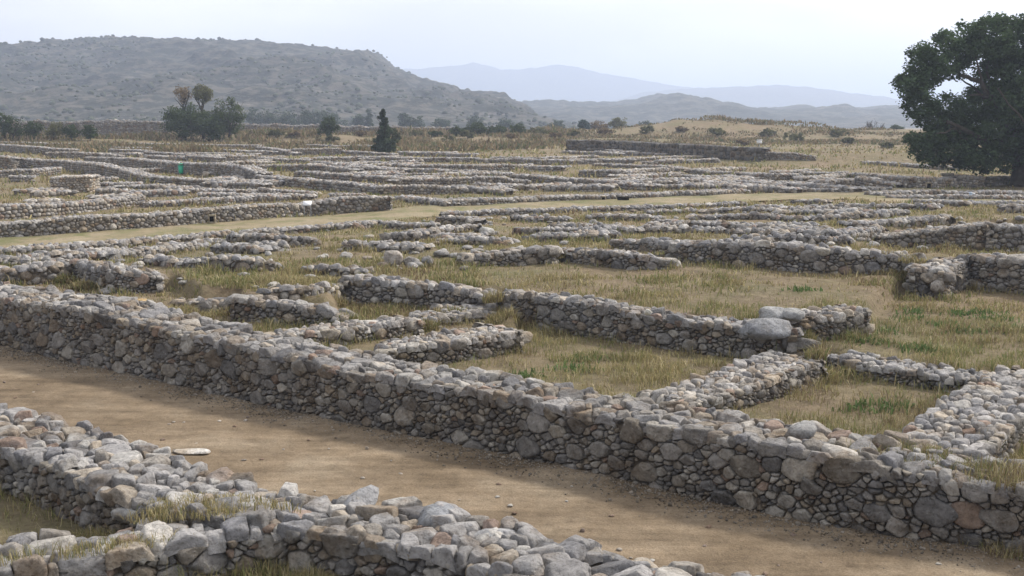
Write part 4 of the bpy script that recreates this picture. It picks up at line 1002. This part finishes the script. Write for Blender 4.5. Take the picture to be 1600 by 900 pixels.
def tufts():
    """grass rooted on wall tops and at wall feet, at the spots the place has it"""
    rng = np.random.default_rng(78); X, Y, Z, Hh, Wd, Gn = [], [], [], [], [], []
    spots = [(300, 790, .80, .45, .16, 700, .0), (360, 790, .80, .45, .14, 700, 0), (250, 798, .75, .4, .18, 500, 0), (160, 810, .6, .45, .2, 600, 0), (180, 862, .75, .5, .15, 700, 0), (240, 850, .75, .45, .15, 500, 0), (70, 875, .75, .4, .2, 300, 0), (420, 800, .95, .3, .2, 400, 0),
             (485, 845, .75, .25, .25, 500, .12), (500, 820, .9, .2, .2, 300, .1), (1350, 712, .72, .55, .25, 900, .0), (1420, 710, .72, .5, .25, 800, .05), (1310, 700, .72, .3, .2, 300, 0), (1560, 745, .72, .6, .3, 900, .12), (1600, 770, .7, .4, .3, 700, .15), (1440, 730, .72, .3, .2, 300, 0),
             (505, 540, .85, .35, .15, 500, .1), (450, 530, .85, .3, .12, 200, .05), (665, 513, .55, .25, .35, 500, .22), (1300, 396, 1.35, .5, .25, 700, 0), (1340, 399, 1.35, .5, .25, 800, 0), (1390, 403, 1.35, .5, .28, 800, 0), (1425, 408, 1.3, .3, .3, 500, 0),
             (560, 440, 1.0, .35, .25, 400, .05), (540, 455, .9, .4, .35, 600, .03), (780, 470, .9, .35, .4, 600, .02), (790, 500, .6, .4, .4, 700, .05), (1285, 560, .75, .3, .4, 600, .12), (1245, 530, .7, .35, .4, 600, .1), (1545, 700, .6, .5, .3, 600, .0), (1000, 618, .8, .35, .18, 300, 0), (1640, 700, .5, .5, .4, 500, .1),
             (100, 425, .9, .3, .35, 500, .1), (130, 445, .75, .3, .4, 500, .0), (1480, 385, .6, .35, .4, 500, .05), (1430, 390, .6, .3, .3, 300, .05), (860, 400, 1.1, .4, .35, 500, .0), (1000, 392, 1.3, .8, .2, 900, 0), (940, 388, 1.25, .8, .2, 900, 0), (880, 384, 1.2, .5, .2, 500, 0),
             (600, 480, .6, 1.0, .25, 1500, .1), (700, 490, .6, .6, .25, 700, .0), (540, 500, .65, .6, .25, 900, 0), (240, 468, .95, .4, .2, 500, .08), (280, 463, 1., .7, .3, 1300, 0), (400, 440, 1.0, 1.2, .25, 1800, 0), (480, 440, 1., .9, .3, 1300, 0)]
    for px, py, z, r, h, n, g in spots:
        p = P(px, py, z); a = rng.uniform(0, 6.28, n); q = r * np.sqrt(rng.random(n)); x = p[0] + np.cos(a) * q; y = p[1] + np.sin(a) * q * .8
        gz = G(x, y); on = wdist(x, y, 0); zz = np.where(on, np.maximum(gz, p[2] - .02), gz)
        X.append(x); Y.append(y); Z.append(zz); Hh.append(h * rng.uniform(.3, 1.1, n) * (1.1 - q / r * .6)); Wd.append(np.full(n, .0007 * p[1]) * rng.uniform(.6, 1.4, n)); Gn.append(np.full(n, g))
    X, Y, Z, Hh, Wd, Gn = map(np.concatenate, (X, Y, Z, Hh, Wd, Gn))
    V, q, t, c = blades(X, Y, Z, Hh, Wd, rng, tint_for(X, Y, rng, Gn), .8)
    o = npmesh('grass_tufts', V, [q, t], M_GRASS, None, c); tag(o, 'tufts of dry grass rooted on wall tops and wall feet', 'grass', kind='stuff')
tufts()
def bank_brush():
    rng = np.random.default_rng(79); n = 150000; y = rng.uniform(118, 235, n); x = rng.uniform(-.52, .52, n) * y
    m = fbm(x / 7, y / 7, 71, 4); g = G(x, y); base = slope(y)
    lim = 132 + 12 * np.sin(x / 25) + np.clip(x, 0, 200) * .10
    keep = (rng.random(n) < np.clip((m - .40) * 5, 0, 1)) & (y > lim) & ~wdist(x, y, .2)
    x, y, m, g = x[keep], y[keep], m[keep], g[keep]
    h = rng.uniform(.16, .5, len(x)) * (.5 + (m - .4) * 3.2) * np.where(x < 8, 1.9, 1.0); c = np.array([[.22, .165, .10], [.17, .145, .085], [.26, .21, .13], [.11, .12, .06], [.165, .13, .085]])[rng.choice(5, len(x), p=[.25, .22, .13, .25, .15])] * rng.uniform(.8, 1.2, (len(x), 1))
    V, q, t, c = blades(x, y, g, h, rng.uniform(.12, .3, len(x)), rng, c, 1.1)
    o = npmesh('bank_brush', V, [q, t], M_GRASS, None, c); tag(o, 'tall brown dry brush on the banks beyond the ruins', 'brush', kind='stuff')
bank_brush()
def weeds():
    """low green leafy weeds in the right field"""
    rng = np.random.default_rng(80); V_, q_ = [], []
    spots = [(1430, 490), (1535, 490), (1550, 500), (1510, 520), (1435, 545), (1420, 500), (1480, 510), (1360, 535), (1255, 455), (1500, 492), (1570, 515), (820, 590), (895, 580), (910, 565), (1350, 640), (1395, 640), (1590, 640), (1590, 660), (1450, 550), (1380, 520)]
    X, Y, Z = [], [], []
    for px, py in spots:
        p = PG(px, py); n = 70; x = p[0] + rng.normal(0, .2, n); y = p[1] + rng.normal(0, .16, n); X.append(x); Y.append(y)
    X, Y = np.concatenate(X), np.concatenate(Y); k = ~wdist(X, Y, .03); X, Y = X[k], Y[k]; n = len(X)
    V, q, t, c = blades(X, Y, G(X, Y), rng.uniform(.06, .16, n), rng.uniform(.02, .045, n), rng, np.array([[.10, .15, .055]]) * rng.uniform(.7, 1.3, (n, 1)), 1.0)
    o = npmesh('green_weeds', V, [q, t], M_GRASS, None, c); tag(o, 'low green weeds sprouting in the dry rooms', 'weeds', kind='stuff')
weeds()

# ---------------------------------------------------------------- trees and bushes
def leaves(clumps, per, lsize, rng, col, droop=.3):
    """clumps: (x, y, z, r). Returns a bag of leaf faces"""
    cl = np.array(clumps); n = len(cl) * per
    k = np.repeat(np.arange(len(cl)), per); d = rng.normal(size=(n, 3)); d /= np.linalg.norm(d, axis=1)[:, None]
    r = rng.random(n) ** .45; p = cl[k, :3] + d * (r * cl[k, 3])[:, None] * [1, 1, .85]
    s = lsize * rng.uniform(.6, 1.4, n)
    a = rng.normal(size=(n, 3)); a[:, 2] *= .6; a /= np.linalg.norm(a, axis=1)[:, None]; b = np.cross(a, rng.normal(size=(n, 3))); b /= np.linalg.norm(b, axis=1)[:, None] + 1e-9
    V = np.stack([p - a * s[:, None] * .5, p + b * s[:, None] * .32, p + a * s[:, None] * .5, p - b * s[:, None] * .32], 1).reshape(-1, 3)
    q = (np.arange(n) * 4)[:, None] + np.array([[0, 1, 2, 3]])
    ck = rng.uniform(.7, 1.35, len(cl))[k][:, None] * rng.uniform(.75, 1.25, (n, 1)); c = np.asarray(col)[None] * ck
    bag = Bag(); bag.add(V, p4=q, col=np.repeat(c, 4, 0)); return bag
def limb(bag, a, b, r0, r1, rng, wob=.08, n=6):
    a, b = np.array(a, float), np.array(b, float); t = np.linspace(0, 1, n)[:, None]; L = np.linalg.norm(b - a)
    p = a + (b - a) * t + rng.normal(0, wob * L * .35, (n, 3)) * np.sin(t * math.pi); bag.tube(p, np.linspace(r0, r1, n), 8, (.06, .052, .042))
def big_tree():
    rng = np.random.default_rng(90); g0 = PG(1592, 291); Y0 = g0[1]; s = Y0 / F
    t = empty('shade_tree', g0); tag(t, 'huge dark spreading tree at the right edge, its drooping crown nearly reaching the ground', 'tree')
    def w(px, py, dy=0.0): return np.array([(px - 800) * s, Y0 + dy, at_depth(px, py, Y0)[2]]) - g0
    tr = Bag(); limb(tr, (0, 0, -.3), w(1590, 236), .62, .48, rng, .03)
    for px, py, dy, r0 in [(1512, 128, -1, .28), (1555, 82, 1, .24), (1625, 60, 0, .3), (1680, 130, 2, .26), (1455, 190, -2, .2), (1560, 190, -4, .22), (1640, 190, 4, .2), (1590, 110, 3, .3), (1700, 200, -2, .22)]:
        e = w(px, py, dy); limb(tr, w(1590, 240), e, r0 + .1, r0 * .5, rng)
        for _ in range(4): limb(tr, e * rng.uniform(.7, .95), e + rng.normal(0, 1.4, 3), r0 * .4, .04, rng)
    e = w(1512, 128, -1); limb(tr, e, w(1478, 118, -1), .17, .09, rng); limb(tr, w(1535, 150, -1), w(1490, 150, -1.5), .12, .05, rng)
    tr.build('trunk', M_BARK, t, True)
    blobs = [(1545, 72, 46), (1600, 72, 52), (1468, 96, 42), (1430, 112, 30), (1418, 138, 24), (1432, 168, 26), (1470, 180, 34), (1440, 215, 30), (1480, 225, 44), (1540, 190, 60), (1600, 160, 80), (1545, 238, 36), (1620, 225, 52), (1680, 120, 80), (1720, 200, 70), (1655, 62, 56), (1560, 120, 44), (1440, 246, 12), (1505, 246, 18), (1590, 238, 22), (1660, 240, 24), (1508, 78, 28), (1405, 125, 10), (1500, 45, 14), (1545, 35, 12), (1590, 30, 12), (1460, 60, 10), (1428, 82, 12), (1740, 90, 60)]
    cl = []
    for px, py, r in blobs:
        for _ in range(int(r * r / 24) + 4):
            d = rng.normal(size=3); d /= np.linalg.norm(d); q = rng.random() ** .4
            x, z = px + d[0] * q * r, py - d[2] * q * r
            if math.hypot((x - 1500) / 1.3, z - 134) < 10 or math.hypot(x - 1478, z - 128) < 8 or math.hypot(x - 1450, z - 138) < 8 or math.hypot(x - 1441, z - 170) < 7 or math.hypot(x - 1563, z - 250) < 8 or math.hypot(x - 1535, z - 95) < 5: continue
            p = w(x, z, d[1] * q * max(r, 40) * s * 1.3); cl.append((*p, rng.uniform(.28, .7)))
    leaves(cl, 62, .20, rng, (.058, .090, .042)).build('crown', M_LEAF, t)
big_tree()
def bush(name, label, px, py0, py1, wpx, Y=None, col=(.07, .09, .04), lsize=.22, per=45, trunk=True, cat='bush', shape='round', dens=1.0, grp=None, crown_lo=.0, base=None, bare=False):
    rng = np.random.default_rng(int(px * 3 + py0)); 
    if Y is None: g0 = PG(px, py1); Y = g0[1]
    else: g0 = at_depth(px, py1, Y); g0[2] = base if base is not None else min(g0[2], Gs(g0[0], Y))
    s = Y / F; top = at_depth(px, py0, Y)[2] - g0[2]; R_ = wpx * s / 2
    t = empty(name, g0); tag(t, label, cat, grp)
    tr = Bag(); z0 = top * crown_lo
    limb(tr, (0, 0, -.2), (rng.normal(0, .1), 0, max(z0, top * .3)), .03 * top + .03, .02 * top, rng)
    nb = 22 if bare else 6
    for _ in range(nb):
        a = rng.uniform(0, 6.28); e = np.array([math.cos(a) * R_ * .8, math.sin(a) * R_ * .8, z0 + (top - z0) * rng.uniform(.4, .97)]); limb(tr, (0, 0, max(z0, top * .25) * rng.uniform(.8, 1.1)), e, .013 * top + .015, .012, rng, .15)
        if bare:
            for _ in range(5): limb(tr, e * rng.uniform(.6, 1), e * rng.uniform(.8, 1) + rng.normal(0, top * .12, 3), .03, .012, rng, .15, 4)
    tr.build('trunk' if cat == 'tree' else 'stems', M_BARK, t)
    if bare: return
    n = int(26 * dens); cl = []
    for _ in range(n):
        d = rng.normal(size=3); d /= np.linalg.norm(d); q = rng.random() ** .4; zz = (d[2] * q + 1) / 2
        if shape == 'cone': zz = rng.random() ** 1.1; k = ((1 - zz) ** .7 * .8 + .06) * rng.uniform(.5, 1.25); p = (d[0] * R_ * k * q, d[1] * R_ * k * q, z0 + (top - z0) * zz)
        else: k = 1.0; p = (d[0] * q * R_ * .85, d[1] * q * R_ * .85, z0 + (top - z0) * (.08 + zz * .84))
        cl.append((*p, min(R_, (top - z0) * .6) * rng.uniform(.22, .42) * (k if shape == 'cone' else 1)))
    leaves(cl, per, lsize, rng, col).build('crown' if cat == 'tree' else 'foliage', M_LEAF, t)
DG = (.055, .075, .032); OL = (.13, .13, .065); BR = (.20, .155, .10)
bush('small_tree', 'thin tree with a brownish crown, left of the pair rising from the bushes', 289, 133, 214, 34, 158, BR, .22, 40, cat='tree', crown_lo=.62)
bush('small_tree', 'tree with a round olive crown rising highest from the bushes at left', 318, 130, 214, 34, 158, OL, .22, 70, cat='tree', crown_lo=.60, dens=1.4)
bush('large_bush', 'large dark green bush under the two thin trees', 290, 160, 217, 76, 155, DG, .26, 80, dens=3.2)
bush('large_bush', 'dark bush filling the gap between the tree clump and its right tree', 330, 172, 217, 60, 154, DG, .26, 70, dens=2.4)
bush('small_tree', 'bushy green tree at the right end of the left tree clump', 360, 148, 215, 56, 156, (.07, .09, .04), .25, 75, cat='tree', crown_lo=.1, dens=2)
bush('large_bush', 'dark bush leaning in front of the back wall, left of the conifer', 513, 180, 216, 36, 158, DG, .24, 60, dens=1.6)
bush('slim_conifer', 'slim dark conifer with a pointed tip standing at the edge of the ruins', 600, 171, 240, 42, None, (.055, .075, .042), .22, 75, cat='tree', shape='cone', dens=6)
bush('large_bush', 'grey green bush attached to the right side of the slim conifer', 614, 196, 238, 24, None, (.08, .09, .05), .2, 60, dens=1.2)
for i, (px, py, w_, c) in enumerate([(700, 222, 26, OL), (760, 228, 20, BR), (850, 214, 30, OL), (945, 212, 30, BR), (1010, 210, 34, OL), (1065, 208, 26, BR), (1120, 214, 36, OL), (1240, 222, 40, OL), (1325, 226, 28, OL), (1385, 232, 26, OL), (650, 214, 26, OL), (565, 214, 24, BR), (460, 216, 28, BR), (430, 214, 30, OL), (230, 214, 24, BR), (180, 212, 26, BR), (120, 216, 30, BR), (60, 214, 28, OL), (10, 216, 24, BR), (1160, 228, 26, BR), (800, 218, 24, BR), (1200, 214, 34, OL), (1310, 214, 34, OL), (895, 214, 26, OL), (870, 218, 30, BR), (730, 216, 30, OL), (680, 214, 26, DG), (520, 222, 26, OL), (30, 205, 44, DG), (70, 206, 44, DG), (110, 207, 40, DG), (145, 208, 30, OL), (-5, 205, 40, DG)]):
    g_ = PG(px, py)
    if g_[1] < 60: continue
    bush('dry_bush', 'one of many low dry bushes dotting the grassy banks beyond the ruins', px, py - w_ * .42, py, w_, None, c, .2, 60, dens=1.1, grp='low dry bushes on the banks')
k_ = 0
for px, a, b, w_, lb in [(718, 196, 214, 34, 'first bush in the green row right of the conifer'), (745, 188, 214, 36, 'bush with a taller tip in the green row right of the conifer'), (775, 192, 215, 44, 'widest dark bush in the row behind the ruins at centre'), (808, 192, 214, 34, 'dark bush at the right part of the central row'), (838, 198, 214, 34, 'pale olive bush ending the central row'), (866, 203, 216, 26, 'low bush just left of the platform wall')]:
    bush('bush', lb, px, a, b, w_, 178, (.065, .085, .04) if px < 820 else OL, .24, 55, dens=1.3, grp='bushes in a row behind the centre of the ruins')
for px, a, b, w_, c, lb in [(20, 180, 206, 40, DG, 'bush at the far left before the back wall'), (52, 186, 206, 34, DG, 'second dark bush along the left back wall'), (84, 187, 206, 36, OL, 'olive bush along the left back wall'), (112, 190, 207, 30, DG, 'dark bush just right of the olive one by the back wall'), (140, 193, 208, 26, DG, 'last low bush of the left back row'), (5, 168, 186, 26, DG, 'taller tree top showing over the back wall at the left edge')]:
    bush('bush', lb, px, a, b, w_, 148, c, .2, 50, dens=1.2, grp='bushes along the left back wall')
for px, a, b, w_, c, lb in [(912, 186, 209, 22, (.05, .08, .07), 'bluish round bush behind the bank, left of the olive ones'), (936, 188, 210, 34, BR, 'brownish bush between two others above the platform'), (966, 182, 208, 32, OL, 'rounded olive bush directly above the platform wall')]:
    bush('bush', lb, px, a, b, w_, 240, c, .3, 60, dens=1.5, grp='bushes behind the platform wall')
bush('bare_tree', 'small leafless tree on the bank left of the big tree', 1367, 188, 214, 34, 230, cat='tree', bare=True, crown_lo=.3)
bush('bush', 'dark bush on the skyline touching the crown of the big tree', 1402, 193, 214, 28, 235, DG, .3, 60)
far_trees = [(396, 170, 24), (420, 174, 30), (446, 177, 28), (470, 172, 34), (497, 174, 30), (524, 180, 28), (562, 178, 16), (576, 173, 12), (632, 176, 18), (650, 184, 22), (690, 186, 22), (742, 182, 22), (790, 186, 20), (872, 190, 22), (225, 186, 20), (180, 188, 18), (1010, 192, 20), (1050, 194, 18), (640, 188, 26)]
for i, (px, a, w_) in enumerate(far_trees):
    bush('plain_tree', 'one of the hazy blue green trees on the plain before the hills', px, a - 4, 200, w_ * 1.5, 340, (.055, .075, .045), .55, 45, cat='tree', grp='hazy trees on the plain before the hills', crown_lo=.12, base=0.0, dens=1.2)
for px, a, w_, lb in [(137, 65, 11, 'tiny lone tree on the ridge of the near hill at left'), (500, 76, 7, 'tiny shrub tree on the ridge above the middle of the near hill')]:
    z = float(np.interp(px, [60, 130, 180, 500, 560], [85, 78, 70, 79, 84])); q = at_depth(px, z, 948)
    bush('ridge_tree', lb, px, a, z + 1, w_, 948, (.06, .07, .045), .9, 22, cat='tree', base=q[2] - 1.5, crown_lo=.35, dens=.6)
# haze: one box of even air round everything
def haze_box():
    m = bpy.data.materials.new('haze air'); m.use_nodes = True; nt = m.node_tree; nt.nodes.clear()
    o_ = nt.nodes.new('ShaderNodeOutputMaterial'); v = nt.nodes.new('ShaderNodeVolumePrincipled')
    v.inputs['Color'].default_value = (0.655, 0.76, 0.985, 1); v.inputs['Density'].default_value = HAZE; v.inputs['Anisotropy'].default_value = 0.25
    nt.links.new(v.outputs['Volume'], o_.inputs['Volume'])
    x, y0, y1, z0, z1 = 9200, -9200, 9200, -6.0, 205.0
    V = [[a, b, c] for a in (-x, x) for b in (y0, y1) for c in (z0, z1)]
    o = npmesh('haze', V, [np.array([[0, 1, 3, 2], [4, 6, 7, 5], [0, 4, 5, 1], [2, 3, 7, 6], [0, 2, 6, 4], [1, 5, 7, 3]])], m)
    tag(o, 'thin bluish haze lying over the whole plain and the hills', 'haze', kind='stuff')
haze_box()
